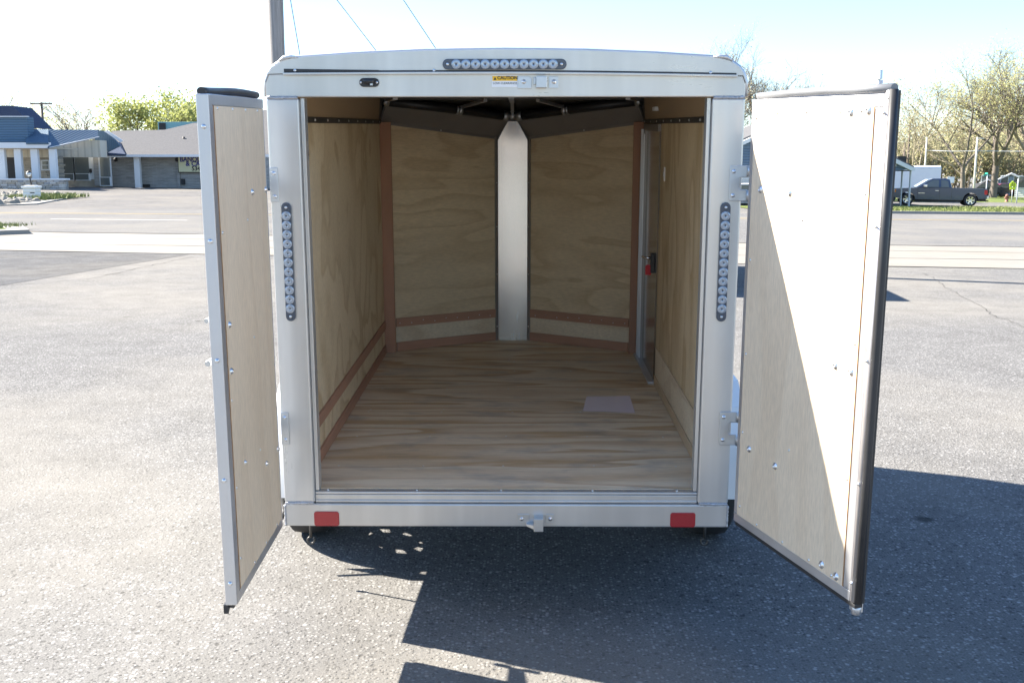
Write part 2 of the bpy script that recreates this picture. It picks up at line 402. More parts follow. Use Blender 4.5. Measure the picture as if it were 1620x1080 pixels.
M['leaf_tan'] = leaf('tan_buds', (.36, .33, .20), (.48, .44, .28))
M['leaf_wood'] = leaf('hazy_wood', (.24, .23, .12), (.38, .36, .20))
def carpaint():
    t = NT('slate_car_paint'); return t.set((.048, .064, .105), .28, .45, .5, Coat_Weight=.9, Coat_Roughness=.06)
M['paint'] = carpaint()
M['chrome'] = plain('chrome', (.70, .70, .72), .16, 1., .05, 5)
M['tail'] = plain('tail_lamp', (.50, .01, .02), .2, 0, .1, 9)
M['amber'] = plain('amber_lamp', (.75, .20, .02), .2, 0, .1, 9)
M['clear_lamp'] = plain('clear_lamp', (.55, .58, .60), .12, .3, .1, 9)
M['dark_trim'] = plain('dark_trim', (.02, .02, .022), .6, 0, .2, 9)
M['school'] = plain('school_sign', (.62, .78, .02), .45, 0, .04, 4)
M['street'] = plain('street_sign', (.02, .30, .22), .45, 0, .06, 4)
M['hydrant'] = plain('hydrant_paint', (.22, .09, .07), .6, 0, .2, 4)
M['garnet'] = plain('garnet_paint', (.10, .02, .03), .35, 0, .1, 4)

# ================================================================== GROUND
def axis(a, b, step):
    n = max(1, int(math.ceil((b-a)/step))); return [a + (b-a)*i/n for i in range(n+1)]
def sheet(name, m, x0, x1, lo, hi, off, sx=2.5, ny=None, sy=1.):
    mb = MB(); xs = axis(x0, x1, sx); h = lambda f, x: f(x) if callable(f) else f
    if ny is None: ny = max(1, int(math.ceil((h(hi, (x0+x1)/2) - h(lo, (x0+x1)/2))/sy)))
    vs = []
    for x in xs:
        a, b = h(lo, x), h(hi, x)
        for j in range(ny+1):
            y = a + (b-a)*j/ny; vs.append((x, y, gz(x, y) + off))
    fs = [(i*(ny+1)+j, (i+1)*(ny+1)+j, (i+1)*(ny+1)+j+1, i*(ny+1)+j+1) for i in range(len(xs)-1) for j in range(ny)]
    mb.add(vs, fs); o = mb.build(name, m); o['kind'] = 'structure'; return o
# base ground reaching the horizon
mb = MB(); xs = [-900, -400, -200, -110] + axis(-70, 70, 2.5) + [110, 200, 400, 900]
ys = [-300, -100, -40] + axis(-14, 70, 1.) + axis(75, 130, 5) + [180, 300, 600, 1200, 1900]
vs_ = [(x, y, gz(x, y)) for x in xs for y in ys]; n_ = len(ys)
mb.add(vs_, [(i*n_+j, (i+1)*n_+j, (i+1)*n_+j+1, i*n_+j+1) for i in range(len(xs)-1) for j in range(n_-1)])
mb.build('ground', M['lot'])['kind'] = 'structure'
near_road = lambda x: 25.0 - .06*x
far_road = lambda x: 44.0 + .17*x
apron0 = lambda x: 18.2 - .11*x
sheet('sealed_asphalt_patch', M['seal'], -45, -7.3, lambda x: 18.6 + .0*x - max(0, (-x-7.3))*5.6 if x > -8.6 else 12.4 + (x+8.6)*1.2 if x > -14 else 5.9, lambda x: 19.0 - .02*x, .004, 1.3)
sheet('concrete_apron', M['concrete'], -60, 60, apron0, near_road, .008)
sheet('road', M['road'], -70, 70, near_road, far_road, .012)
for a, nm, w in ((0.33, 'apron_joint', .05), (.68, 'apron_joint', .035)):
    sheet(nm, M['crack'], -40, 40, lambda x: apron0(x) + (near_road(x)-apron0(x))*a + .05*math.sin(x*1.3), lambda x: apron0(x) + (near_road(x)-apron0(x))*a + w + .05*math.sin(x*1.3) + .03*math.sin(x*.7), .012, 1., 1)
sheet('apron_joint', M['crack'], -40, 40, lambda x: apron0(x)-.05, lambda x: apron0(x)+.03*math.sin(x), .012, 1., 1)
sheet('road_edge_seam', M['crack'], -40, 40, lambda x: near_road(x)-.14-.1*math.sin(x*.9)-.06*math.sin(x*2.3), lambda x: near_road(x)+.05+.05*math.sin(x*1.7), .016, .6, 1)
yl = lambda x: 38.1 + .085*x
sheet('yellow_line', M['yellow_line'], -70, 70, yl, lambda x: yl(x)+.10, .016, 2.5, 1)
sheet('yellow_line', M['yellow_line'], -70, 70, lambda x: yl(x)+.34, lambda x: yl(x)+.44, .016, 2.5, 1)
wl = lambda x: 33.4 + .06*x
for x0 in (-41, -29, -16.4, -4, 8.5, 21, 33): sheet('white_lane_dash', M['white_line'], x0, x0+4.7, wl, lambda x: wl(x)+.16, .016, 2.5, 1)
# far side: left forecourt, right verge, side street, lawn
sheet('forecourt', M['far_lot'], -70, 4, far_road, 78, .008)
sheet('verge', M['grass'], 12, 70, lambda x: far_road(x)+.3, lambda x: 61.5 + .3*(x-23), .04)
sheet('side_lot', M['far_lot'], 4, 70, lambda x: (61.5 + .3*(x-23)) if x >= 12 else far_road(x), lambda x: 78.5 + .35*(x-39), .008)
sheet('lawn', M['grass'], 4, 70, lambda x: 78.5 + .35*(x-39), 125, .012)
def kerb(name, x0, x1, f, w, h):
    mb = MB(); xs = axis(x0, x1, 2.)
    for a, b in zip(xs, xs[1:]):
        p = []
        for dz in (0, h):
            for x, y in ((a, f(a)), (b, f(b)), (b, f(b)+w), (a, f(a)+w)): p.append((x, y, gz(x, y)+.005+dz))
        mb.hexa(p)
    o = mb.build(name, M['kerb']); o['kind'] = 'structure'; return o
kerb('kerb', 12, 70, far_road, .3, .13)
# crack in the lot on the right
def crackline(pts, w):
    mb = MB(); rnd = random.Random(3); P = []
    for (ax, ay), (bx, by) in zip(pts, pts[1:]):
        for i in range(9):
            t = i/9; P.append((ax+(bx-ax)*t + rnd.uniform(-.05, .05), ay+(by-ay)*t + rnd.uniform(-.05, .05)))
    vs = []
    for i, (x, y) in enumerate(P):
        k = w*(.4+rnd.random()); vs += [(x-k, y, gz(x, y)+.005), (x+k, y, gz(x, y)+.005)]
    mb.add(vs, [(2*i, 2*i+1, 2*i+3, 2*i+2) for i in range(len(P)-1)]); o = mb.build('pavement_crack', M['crack']); o['kind'] = 'structure'
crackline([(7.75, 15.9), (7.45, 14.6), (7.03, 12.95), (6.64, 11.07), (6.29, 9.45), (6.16, 8.0), (6.4, 6.6)], .006)
crackline([(-9.5, 11.2), (-7.4, 13.6), (-7.2, 16.2), (-7.0, 18.5)], .008)

def tufts(name, spots, h, m, seed):
    rnd = random.Random(seed); mb = MB()
    for x, y, z in spots:
        for k in range(3):
            a = rnd.uniform(0, 6.28); l = h*rnd.uniform(.5, 1.3); dx, dy = math.cos(a), math.sin(a); w = h*.16
            q = (rnd.uniform(-.6, .6)*l, rnd.uniform(-.6, .6)*l); ox, oy = rnd.uniform(-.08, .08), rnd.uniform(-.08, .08)
            mb.add([(x+ox-dx*w, y+oy-dy*w, z), (x+ox+dx*w, y+oy+dy*w, z), (x+ox+q[0], y+oy+q[1], z+l)], [(0, 1, 2)])
    o = mb.build(name, m, fix=False); o['kind'] = 'stuff'; return o
rnd = random.Random(11)
sp = []
for _ in range(9000):
    x = rnd.uniform(14, 50); y = rnd.uniform(far_road(x)+.35, 61.5+.3*(x-23)) ; sp.append((x, y, gz(x, y)+.03))
tag(tufts('verge_grass', sp, .14, M['blade'], 1), 'rough green grass on the verge across the road', 'grass')

# grass island at the near kerb on the left
def island(name, px, m, h, km):
    mb = MB(); n = len(px)
    b = [Vector((x, y, gz(x, y)+.005)) for x, y in px]; t = [p + Vector((0, 0, h)) for p in b]
    c = sum(b, Vector())/n; i_ = [c + (p-c)*.93 + Vector((0, 0, h)) for p in b]
    mb.add(b+t+i_, [(k, (k+1) % n, n+(k+1) % n, n+k) for k in range(n)] + [(n+k, n+(k+1) % n, 2*n+(k+1) % n, 2*n+k) for k in range(n)])
    o = mb.build(name + '_kerb', km); o['kind'] = 'structure'
    mb = MB(); mb.add([p + Vector((0, 0, .005)) for p in i_] + [c + Vector((0, 0, h+.03))], [(k, (k+1) % n, n) for k in range(n)])
    o = mb.build(name, m); o['kind'] = 'structure'
island('grass_island', [(-40, 24.0), (-14.4, 24.0), (-13.6, 24.9), (-14.6, 26.6), (-16, 27.3), (-40, 27.6)], M['grass'], .12, M['kerb'])
sp = [(x, y, gz(x, y)+.13) for x, y in ((rnd.uniform(-24, -14.4), rnd.uniform(24.3, 27)) for _ in range(1400))]
tag(tufts('island_grass', sp, .10, M['blade'], 2), 'green grass on the kerbed island at the left edge', 'grass')
island('rock_bed', [(-40, 42.2), (-23.5, 42.4), (-22.4, 44.5), (-23.2, 48.2), (-24.2, 53), (-26, 54.5), (-40, 56)], M['kerb'], .06, M['kerb'])
mb = MB()
for _ in range(1300):
    x = rnd.uniform(-33, -23.3); y = rnd.uniform(43, 54.5)
    if x > -25.5 and y > 47.5: continue
    r = rnd.uniform(.09, .30); z = gz(x, y)+.06
    ring = [(x+r*math.cos(t)*rnd.uniform(.7, 1.2), y+r*math.sin(t)*rnd.uniform(.7, 1.2), z) for t in (0, 1.26, 2.5, 3.77, 5.)]
    top = (x+rnd.uniform(-.08, .08), y+rnd.uniform(-.08, .08), z+r*rnd.uniform(.6, 1.1))
    ring2 = [(x+(a-x)*.75, y+(b-y)*.75, z+r*rnd.uniform(.4, .7)) for a, b, _z in ring]
    mb.add(ring+ring2+[top], [(k, (k+1) % 5, 5+(k+1) % 5, 5+k) for k in range(5)] + [(5+k, 5+(k+1) % 5, 10) for k in range(5)])
tag(mb.build('bed_rocks', M['rock'], fix=False), 'pale broken rocks covering the roadside bed', 'rocks', kind='stuff')
sp = [(x, y, gz(x, y)+.06) for x, y in ((rnd.uniform(-26.5, -23.6), rnd.uniform(47.5, 53.5)) for _ in range(900))] + [(x, y, gz(x, y)+.06) for x, y in ((rnd.uniform(-30, -24), rnd.uniform(42.6, 44.5)) for _ in range(500))]
tag(tufts('bed_grass', sp, .22, M['blade'], 5), 'yellowish grass tufts at the end of the rock bed', 'grass')

# ================================================================== CARGO TRAILER
TAU = .038
trailer = empty('cargo_trailer', (0, 0, .417)); trailer.rotation_euler = (TAU, 0, 0)
tag(trailer, 'silver enclosed cargo trailer seen from behind with both rear doors open', 'trailer')
T = trailer
# ---- rear frame
mb = MB(); mb.box(-.9175, .9175, 0, .06, 0, .099); mb.build('rear_sill', M['alu_h'], T, bevel=.006)
mb = MB(); mb.box(-.7918, .7918, .016, .05, .102, .1345); mb.box(-.7918, .7918, .010, .05, .101, .112); mb.box(-.7918, .7918, .013, .05, .1365, .1475)
mb.build('threshold_strip', M['alu_h'], T, bevel=.003)
mb = MB()
for x in (-.74, -.37, -.02, .36, .71): mb.lathe([(0, .002), (.004, .0015), (.006, 0), (.006, -.003)], (x, .03, .1515), 'z', 8)
mb.build('screw', M['bolt'], T)['kind'] = 'stuff'
for s in (-1, 1):
    mb = MB(); mb.box(s*.7918, s*.9175, 0, .06, .1035, 1.735); mb.build('rear_post', M['alu_v'], T, bevel=.007)
    mb = MB(); mb.box(s*.775, s*.7905, .02, .075, .15, 1.737); mb.build('door_stop', M['alu_v'], T, bevel=.002)
    # weld beads where posts meet sill and header
    rnd = random.Random(5)
    for z, x0, x1 in ((.1015, .796, .9155), (1.7375, .796, .9155)):
        mb = MB(); mb.tube([(s*(x0+(x1-x0)*i/24), .001, z+rnd.uniform(-.0015, .0015)) for i in range(25)], [.0045+rnd.uniform(0, .003) for i in range(25)], 6); mb.build('weld_bead', M['weld'], T)
    mb = MB(); mb.tube([(s*.9165, .001, .004+.09*i/16) for i in range(17)], [.0035+rnd.uniform(0, .003) for i in range(17)], 6); mb.build('weld_bead', M['weld'], T)
OUT = [(-.9165, 1.740), (-.9165, 1.796), (-.905, 1.827), (-.889, 1.848), (-.852, 1.873), (-.815, 1.882), (-.779, 1.886), (-.574, 1.899), (-.3, 1.910), (0, 1.914)]
OUT = OUT + [(-x, z) for x, z in OUT[-2::-1]]
RAILZ = lambda x: 1.836 - .012*(max(0, x)/.88)**1.5 - .003*(max(0, -x)/.84)**2
low = [(-.9165, 1.740), (.9165, 1.740), (.9165, 1.79), (.905, 1.818)] + [(x, RAILZ(x)) for x in (.6, .3, 0, -.3, -.6)] + [(-.905, 1.825), (-.9165, 1.796)]
mb = MB(); mb.prism(low, 'y', .001, .06); mb.build('rear_header', M['alu_h'], T, bevel=.004)
up = [(-.9165, 1.796)] + [(-.905, 1.8255)] + [(x, RAILZ(x)+.0015) for x in (-.6, -.3, 0, .3, .6)] + [(.905, 1.8185), (.9165, 1.7905)] + [p for p in OUT[::-1] if p[1] > 1.80]
mb = MB(); mb.prism(up, 'y', -.003, .06); mb.build('roof_cap', M['alu_h'], T, bevel=.005)
mb = MB(); mb.tube([(x*1.002, .012, z+.002) for x, z in OUT], .0085, 8); mb.build('roof_edge_trim', M['alu_m'], T)
for s in (-1, 1): mb = MB(); mb.tube([(s*.79, -.001, 1.887), (s*.815, -.003, 1.889), (s*.84, -.004, 1.886), (s*.862, -.001, 1.873)], [.004, .007, .008, .004], 8); mb.build('weld_lump', M['alu_m'], T)
def rail(z0, z1, y0, y1, xa, xb, n=18):
    mb = MB(); q = []
    for i in range(n+1):
        x = xa+(xb-xa)*i/n; z = RAILZ(x)
        q += [(x, y0, z+z0), (x, y1, z+z0), (x, y1, z+z1), (x, y0, z+z1)]
    fs = [(0, 1, 2, 3), tuple(4*n+k for k in (3, 2, 1, 0))]
    for i in range(n):
        for k in range(4): fs.append((4*i+k, 4*i+(k+1) % 4, 4*i+4+(k+1) % 4, 4*i+4+k))
    return mb.add(q, fs)
rail(-.012, -.003, -.016, .002, -.846, .882).build('drip_rail', M['alu_h'], T, bevel=.002)
rail(-.003, .0035, -.006, .001, -.842, .878).build('rail_gap_shade', M['rubber'], T)  # dark strip drawn for the shaded gap above the drip rail
mb = MB(); mb.hexa([(-.842, -.009, 1.8335), (-.48, -.009, 1.836), (-.48, .0, 1.836), (-.842, .0, 1.8335), (-.842, -.009, 1.8445), (-.48, -.009, 1.8395), (-.48, .0, 1.8395), (-.842, .0, 1.8445)])
mb.build('rail_end_shade', M['rubber'], T)  # dark wedge drawn for the wider shaded gap at the left end
mb = MB()
for x, z in ((-.80, 1.8385), (.78, 1.829), (-.27, 1.838)): mb.lathe([(0, -.014), (.004, -.013), (.006, -.009)], (x, 0, z), 'y', 8)
mb.build('screw', M['bolt'], T)['kind'] = 'stuff'

# ---- light bars of eleven lenses
def stadium(hl, hw, n=8):
    p = []
    for i in range(n+1):
        t = -math.pi/2 + math.pi*i/n; p.append((hl-hw+hw*math.cos(t), hw*math.sin(t)))
    for i in range(n+1):
        t = math.pi/2 + math.pi*i/n; p.append((-hl+hw+hw*math.cos(t), hw*math.sin(t)))
    return p
def light_bar(loc, roty):
    b = empty('light_bar', loc, 0, T); b.rotation_euler = (0, roty, 0)
    mb = MB(); mb.prism(stadium(.2355, .0195), 'y', -.010, .0); mb.build('bezel', M['lens_base'], b, bevel=.003)
    mb = MB(); mb.lathe([(.0183, -.0095), (.0183, -.0130), (.0172, -.0145), (.0120, -.0140), (.0095, -.0146), (.0060, -.0138), (.0034, -.0130)], (0, 0, 0), 'y', 22)
    mb.mi = 1; mb.lathe([(.0034, -.0129), (.0022, -.0124), (0.0001, -.0124)], (0, 0, 0), 'y', 14)
    ln = mb.build('lens', [M['lens'], M['led']], b, (-5*.0367, 0, 0))
    for i in range(1, 11): again(ln, b, ((i-5)*.0367, 0, 0), (0, i*.7, 0))
    mb = MB(); mb.lathe([(0.0001, -.0145), (.0035, -.014), (.006, -.0115), (.006, -.0095)], (-.216, 0, 0), 'y', 10); sc = mb.build('screw', M['bolt'], b)
    again(sc, b, (.432, 0, 0))
    return b
light_bar((-.002, -.004, 1.8605), 0)
light_bar((-.8565, -.001, 1.104), R(90)); light_bar((.8575, -.001, 1.105), R(90))

# ---- header fittings
def plate_bolt(parent, x, y, z, r=.009):
    mb = MB(); mb.lathe([(.0001, -.004), (.003, -.006), (.0034, -.0035), (r*.8, -.003), (r, 0)], (x, y, z), 'y', 12); return mb.build('rivet', M['bolt'], parent)
k = empty('latch_keeper', (0, 0, 0), 0, T)
mb = MB(); mb.prism([(.049, 1.771), (.101, 1.771), (.101, 1.806), (.090, 1.817), (.049, 1.817)], 'y', -.004, .0); mb.build('plate', M['zinc'], k, bevel=.001)
mb = MB(); mb.box(.167, .203, -.004, .0, 1.772, 1.816); mb.build('plate', M['zinc'], k, bevel=.001)
mb = MB(); mb.box(.118, .158, -.034, -.004, 1.773, 1.816); mb.box(.108, .118, -.010, .0, 1.785, 1.812); mb.build('hook_block', M['zinc'], k, bevel=.002)
plate_bolt(k, .071, -.004, 1.796); plate_bolt(k, .186, -.004, 1.796)
k = empty('latch_keeper', (0, 0, 0), 0, T)
mb = MB(); mb.box(.049, .098, -.004, 0, .020, .057); mb.build('plate', M['zinc'], k, bevel=.001)
mb = MB(); mb.box(.165, .200, -.004, 0, .020, .057); mb.build('plate', M['zinc'], k, bevel=.001)
mb = MB(); mb.box(.115, .155, -.045, 0, -.004, .052); mb.hexa([(.085, -.02, .010), (.115, -.04, .004), (.115, 0, .004), (.085, 0, .010), (.085, -.02, .02), (.115, -.04, .024), (.115, 0, .024), (.085, 0, .02)]); mb.build('hook_block', M['zinc'], k, bevel=.002)
plate_bolt(k, .066, -.004, .037); plate_bolt(k, .184, -.004, .037)
k = empty('license_lamp', (-.519, -.001, 1.794), 0, T)
mb = MB(); mb.prism(stadium(.038, .0165), 'y', -.006, 0); mb.build('base', M['black'], k, bevel=.002)
mb = MB(); mb.tube([(-.024, -.018, .004), (-.012, -.021, .004), (.012, -.021, .004), (.022, -.018, .004)], [.007, .011, .011, .007], 10); mb.build('hood', M['black'], k)
mb = MB(); mb.box(.006, .016, -.026, -.008, -.012, .004); mb.build('lens', M['zinc'], k, bevel=.001)
for x in (-.031, .030): mb = MB(); mb.lathe([(.0001, -.008), (.004, -.0075), (.005, -.005)], (x, 0, 0), 'y', 10); mb.build('screw', M['bolt'], k)
mb = MB(); mb.box(-.545, -.50, -.012, -.002, 1.8245, 1.8315); mb.build('rail_clip', M['rubber'], T)
st = empty('caution_sticker', (-.0015, -.0008, 1.7985), 0, T)
mb = MB(); mb.box(-.0495, .0495, -.0004, 0.0004, -.022, .022); mb.build('backing', M['sticker'], st)
mb = MB(); mb.box(-.047, .047, -.0012, -.0006, .001, .0185); mb.build('yellow_band', M['yellow'], st)
text('CAUTION', .0168, M['print'], st, (-.0285, -.0016, .0032), sx=1.02, bold=.0005)
text('LOW CLEARANCE', .0105, M['grey_print'], st, (-.045, -.0009, -.0135), sx=1.06, bold=.0001)
mb = MB(); mb.prism([(-.0425, .0045), (-.0315, .0045), (-.037, .0150)], 'y', -.0018, -.0014); mb.build('warning_triangle', M['print'], st)
for x in (-.745, .733):
    mb = MB(); p = []
    for cx, cz, a0 in ((.042, .0215, 0), (-.042, .0215, 90), (-.042, -.0215, 180), (.042, -.0215, 270)):
        for i in range(5):
            a = R(a0+90*i/4); p.append((x+cx+.010*math.cos(a), .034+cz+.010*math.sin(a)))
    mb.prism(p, 'y', -.004, -.0005); mb.build('reflector', M['red'], T, bevel=.0015)

# ---- hinges
def hinge(s, z0, z1):
    h = empty('hinge', (0, 0, 0), 0, T); zm = (z0+z1)/2
    xo = s*.872; d = .006
    mb = MB()
    if s > 0:
        mb.prism([(.868, z0+.012), (.872, z0), (.905, z0), (.938, z0), (.938, z0+.045), (.912, z0+.045), (.905, z0+.05), (.905, z1-.05), (.912, z1-.045), (.938, z1-.045), (.938, z1), (.872, z1), (.868, z1-.012)], 'y', -.0055, -.0005)
    else:
        mb.box(-.9168, -.884, -.0055, -.0005, z0, z1)
    mb.build('leaf', M['zinc'], h, bevel=.002)
    kx = s*.947
    for a, b in ((z0, z0+.042), (z1-.042, z1)): mb = MB(); mb.tube([(kx, -.010, a), (kx, -.010, b)], .0125, 14); mb.build('knuckle', M['zinc'], h)
    mb = MB(); ex = .932 if s > 0 else -.930
    mb.prism([(kx-.002*s, -.006), (kx+.004*s, -.006), (ex+.022*s, -.158), (ex-.005*s, -.158)], 'z', zm-.026, zm+.026)
    mb.prism([(ex+.022*s, -.150), (ex-.005*s, -.150), (ex-.001*s, -.22), (ex+.012*s, -.22)], 'z', z0+.008, z1-.008)
    mb.build('arm', M['zinc'], h, bevel=.003)
    xb = .884*s if s > 0 else -.900
    for z in (z0+.022, z1-.022): plate_bolt(h, xb, -.0055, z, .0085)
for s, z0, z1 in ((1, 1.345, 1.481), (1, .358, .498), (-1, 1.340, 1.474), (-1, .354, .491)): hinge(s, z0, z1)

# ---- shell
prof = [(-.9155, .10), (-.9155, 1.79), (-.86, 1.79), (-.86, .10)]
for s in (-1, 1):
    mb = MB(); mb.box(s*.862, s*.9155, .0605, 2.80, .0, 1.797); mb.build('side_wall', M['white'], T)
    mb = MB(); mb.prism([(s*.862, 2.80), (s*.9155, 2.80), (s*.9155, 2.803), (s*.05, 3.30), (0, 3.32), (0, 3.24), (s*.862, 2.765)], 'z', .0, 1.80); mb.build('nose_wall', M['white'], T)
roofp = [(x, z) for x, z in OUT if z > 1.785]
mb = MB(); mb.prism(roofp + [(.86, 1.802), (-.86, 1.802)], 'y', .0605, 2.80); mb.build('roof', M['white'], T)
mb = MB()
ring1 = [(x, 2.80, z) for x, z in roofp]; n = len(ring1)
ring2 = [(x*.10, 3.315 - abs(x)*.10, 1.735 + (z-1.74)*.25) for x, z in roofp]
mb.add(ring1+ring2, [(i, i+1, n+i+1, n+i) for i in range(n-1)] + [tuple(range(n, 2*n))]); mb.build('nose_roof', M['white'], T)
NOSE = [(-.8473, .0505), (.8473, .0505), (.8473, 2.745), (.104, 3.16), (-.104, 3.16), (-.8473, 2.745)]
for pl_ in ([(-.8473, .0505), (.8473, .0505), (.8473, 1.268), (-.8473, 1.268)], [(-.8473, 1.2705), (.8473, 1.2705), (.8473, 2.488), (-.8473, 2.488)], [(-.8473, 2.4905), (.8473, 2.4905)] + NOSE[2:]):
    mb = MB(); mb.prism(pl_, 'z', .075, .1495); mb.build('floor_panel', M['floor_ply'], T)
mb = MB(); rnd = random.Random(4)
for y in (.35, .8, 1.245, 1.295, 1.75, 2.2, 2.465, 2.515):
    for x in (-.74, -.37, 0, .37, .74): mb.lathe([(.0001, .0004), (.004, .0003), (.0055, .0)], (x+rnd.uniform(-.02, .02), y+rnd.uniform(-.006, .006), .1497), 'z', 8)
mb.build('floor_screw', M['bolt'], T)['kind'] = 'stuff'
mb = MB(); mb.box(-.86, .86, .061, 2.79, .0, .074)
mb.build('underframe', M['dark_steel'], T)
mb = MB(); mb.box(-.04, .04, 2.8, 4.5, -.02, .06); mb.beam((-.7, 2.8, .02), (-.03, 4.2, .02), .06, .08); mb.beam((.7, 2.8, .02), (.03, 4.2, .02), .06, .08); mb.tube([(0, 4.05, -.57), (0, 4.05, .35)], .03, 10); mb.build('tongue', M['dark_steel'], T)
# ---- interior linings
for s, m in ((-1, M['wall_ply']), (1, M['wall_ply2'])):
    mb = MB(); mb.box(s*.8473, s*.8605, .061, 2.745, .15, 1.66); mb.build('wall_panel', m, T)
    mb = MB(); mb.hexa([(s*.8473, .062, 1.661), (s*.8473, 2.745, 1.661), (s*.8605, 2.745, 1.661), (s*.8605, .062, 1.661), (s*.815, .062, 1.80), (s*.815, 2.745, 1.80), (s*.8605, 2.745, 1.80), (s*.8605, .062, 1.80)])
    mb.build('upper_wall_panel', M['luan_shaded'], T)
    mb = MB(); mb.box(s*.8385, s*.8465, .062, 2.72, 1.644, 1.670); mb.build('top_trim', M['dark_steel'], T, bevel=.001)
    mb = MB()
    for i in range(9): mb.lathe([(.0001, -.0045), (.003, -.004), (.0055, 0)], (0, 0, 0), 'x', 8)
    mb = MB()
    for i in range(9):
        y = .25+i*.30; q = .838 ; mb.lathe([(.0001, -.0045*s), (.004, -.0035*s), (.0065, .001*s)], (s*q, y, 1.657), 'x', 8)
    for z in (.55, .95, 1.35):
        for y in (.45, 1.3, 2.1): mb.lathe([(.0001, -.0015*s), (.003, -.001*s), (.004, .001*s)], (s*.8473, y, z+.03*y), 'x', 8)
    mb.build('screw', M['bolt'], T)['kind'] = 'stuff'
# battens: left wall red, right wall tan
mb = MB(); mb.box(-.8468, -.836, .065, 2.70, .1505, .207); mb.build('base_batten', M['batten_h'], T, bevel=.001)
mb = MB(); mb.box(-.8468, -.836, .065, 2.70, .314, .369); mb.build('rub_batten', M['batten_h'], T, bevel=.001)
mb = MB(); mb.box(.836, .8468, .065, 1.855, .1505, .207); mb.build('base_batten', M['tan_wood'], T, bevel=.001)
mb = MB(); mb.box(.8415, .8468, .065, 1.855, .2075, .371); mb.build('kick_panel', M['low_ply'], T, bevel=.0015)
for s in (-1, 1):
    mb = MB(); mb.box(s*.8468, s*.777, 2.715, 2.742, .1505, 1.655); mb.build('corner_batten', M['batten'], T, bevel=.001)
    A = Vector((s*.8473, 2.745)); B = Vector((s*.104, 3.16)); d = (B-A).normalized(); nrm = Vector((d.y*-s, -abs(d.x)*1.)); nrm = Vector((-d.y, d.x)) if Vector((-d.y, d.x)).y < 0 else Vector((d.y, -d.x))
    def fr(u0, u1, t0, t1, za, zb, name, m, bev=0, zc=None, zd=None):
        mb = MB(); q = []
        L = (B-A).length
        for zz in ((za, zc if zc is not None else za), (zb, zd if zd is not None else zb)):
            for u, t in ((u0, t0), (u1, t0), (u1, t1), (u0, t1)):
                p = A + d*(u*L) + nrm*t; q.append((p.x, p.y, zz[0]+(zz[1]-zz[0])*u))
        return mb.hexa(q).build(name, m, T, bevel=bev)
    fr(0, 1, -.015, 0, .1505, 1.657, 'front_panel', M['front_ply'], 0, .1505, 1.553)
    fr(.09, .975, .0005, .011, .1505, .208, 'base_batten', M['batten_h'], .001)
    fr(.09, .975, .0005, .011, .314, .372, 'rub_batten', M['batten_h'], .001)
    fr(.09, .975, .0005, .003, .209, .313, 'kick_panel', M['low_ply'])
    fr(.972, .995, .0008, .014, .1505, 1.557, 'edge_trim', M['grey_panel'], .001)
    fr(.02, .98, .001, .006, 1.645, 1.662, 'top_trim', M['grey_panel'], 0, 1.541, 1.558)
    # sloping grey panel up to the tube
    mb = MB(); lo0 = Vector((s*.846, 2.742, 1.660)); lo1 = Vector((s*.100, 3.158, 1.556)); hi0 = Vector((s*.790, 2.66, 1.775)); hi1 = Vector((s*.022, 3.10, 1.672))
    o_ = Vector((0, .02, .01)); mb.hexa([lo0, lo1, lo1+o_, lo0+o_, hi0, hi1, hi1+o_, hi0+o_]); mb.build('cove_panel', M['grey_panel'], T)
    mb = MB(); mb.add([(s*.8455, 2.70, 1.664), (s*.80, 2.69, 1.80), (s*.838, 2.28, 1.80), (s*.842, 2.30, 1.765)], [(0, 1, 2, 3)]); mb.add([(s*.8475, 2.70, 1.664), (s*.802, 2.70, 1.80), (s*.84, 2.28, 1.805), (s*.844, 2.30, 1.765)], [(0, 1, 2, 3)]); mb.build('corner_gusset', M['dark_steel'], T)
    mb = MB(); mb.tube([(s*.84, 2.64, 1.790), (s*.44, 2.865, 1.745), (s*.03, 3.10, 1.695)], .031, 14); mb.build('roof_tube', M['black'], T)
    for (x, y, z), w in (((s*.345, 2.92, 1.7335), .012), ((s*.365, 2.909, 1.7360), .008), ((s*.05, 3.088, 1.6975), .022), ((s*.80, 2.66, 1.786), .02)):
        dd = Vector((-s*.81, .46, -.095)).normalized(); c = Vector((x, y, z)); mb = MB(); mb.tube([c-dd*w, c+dd*w], .0345, 14); mb.build('tube_clamp', M['zinc'], T)
    mb = MB(); mb.beam((s*.33, 2.91, 1.752), (s*.16, 2.45, 1.785), .022, .018); mb.beam((s*.80, 2.66, 1.79), (s*.70, 2.35, 1.795), .03, .02); mb.build('roof_brace', M['alu_m'], T)
    mb = MB()
    for u, z in ((.03, 1.640), (.5, 1.598), (.985, 1.548)):
        p = A + d*(u*(B-A).length) + nrm*.004; mb.lathe([(.0001, -.005), (.004, -.004), (.007, .0)], (p.x, p.y, z+.005), 'y', 8)
    for z in (.25, .62, .95, 1.25): p = A + d*(.984*(B-A).length) + nrm*.014; mb.lathe([(.0001, -.005), (.004, -.004), (.006, .0)], (p.x, p.y, z), 'y', 8)
    rnd = random.Random(7)
    for i in range(9): p = A + d*((.12+i*.1)*(B-A).length) + nrm*.011; mb.lathe([(.0001, -.002), (.0035, -.001), (.004, .002)], (p.x, p.y, .343+rnd.uniform(-.012, .012)), 'y', 6)
    mb.build('screw', M['bolt'], T)['kind'] = 'stuff'
mb = MB(); mb.beam((0, 2.1, 1.797), (0, 2.745, 1.785), .03, .02); mb.beam((0, 2.745, 1.785), (0, 3.09, 1.715), .022, .02); mb.build('ceiling_rib', M['zinc'], T)
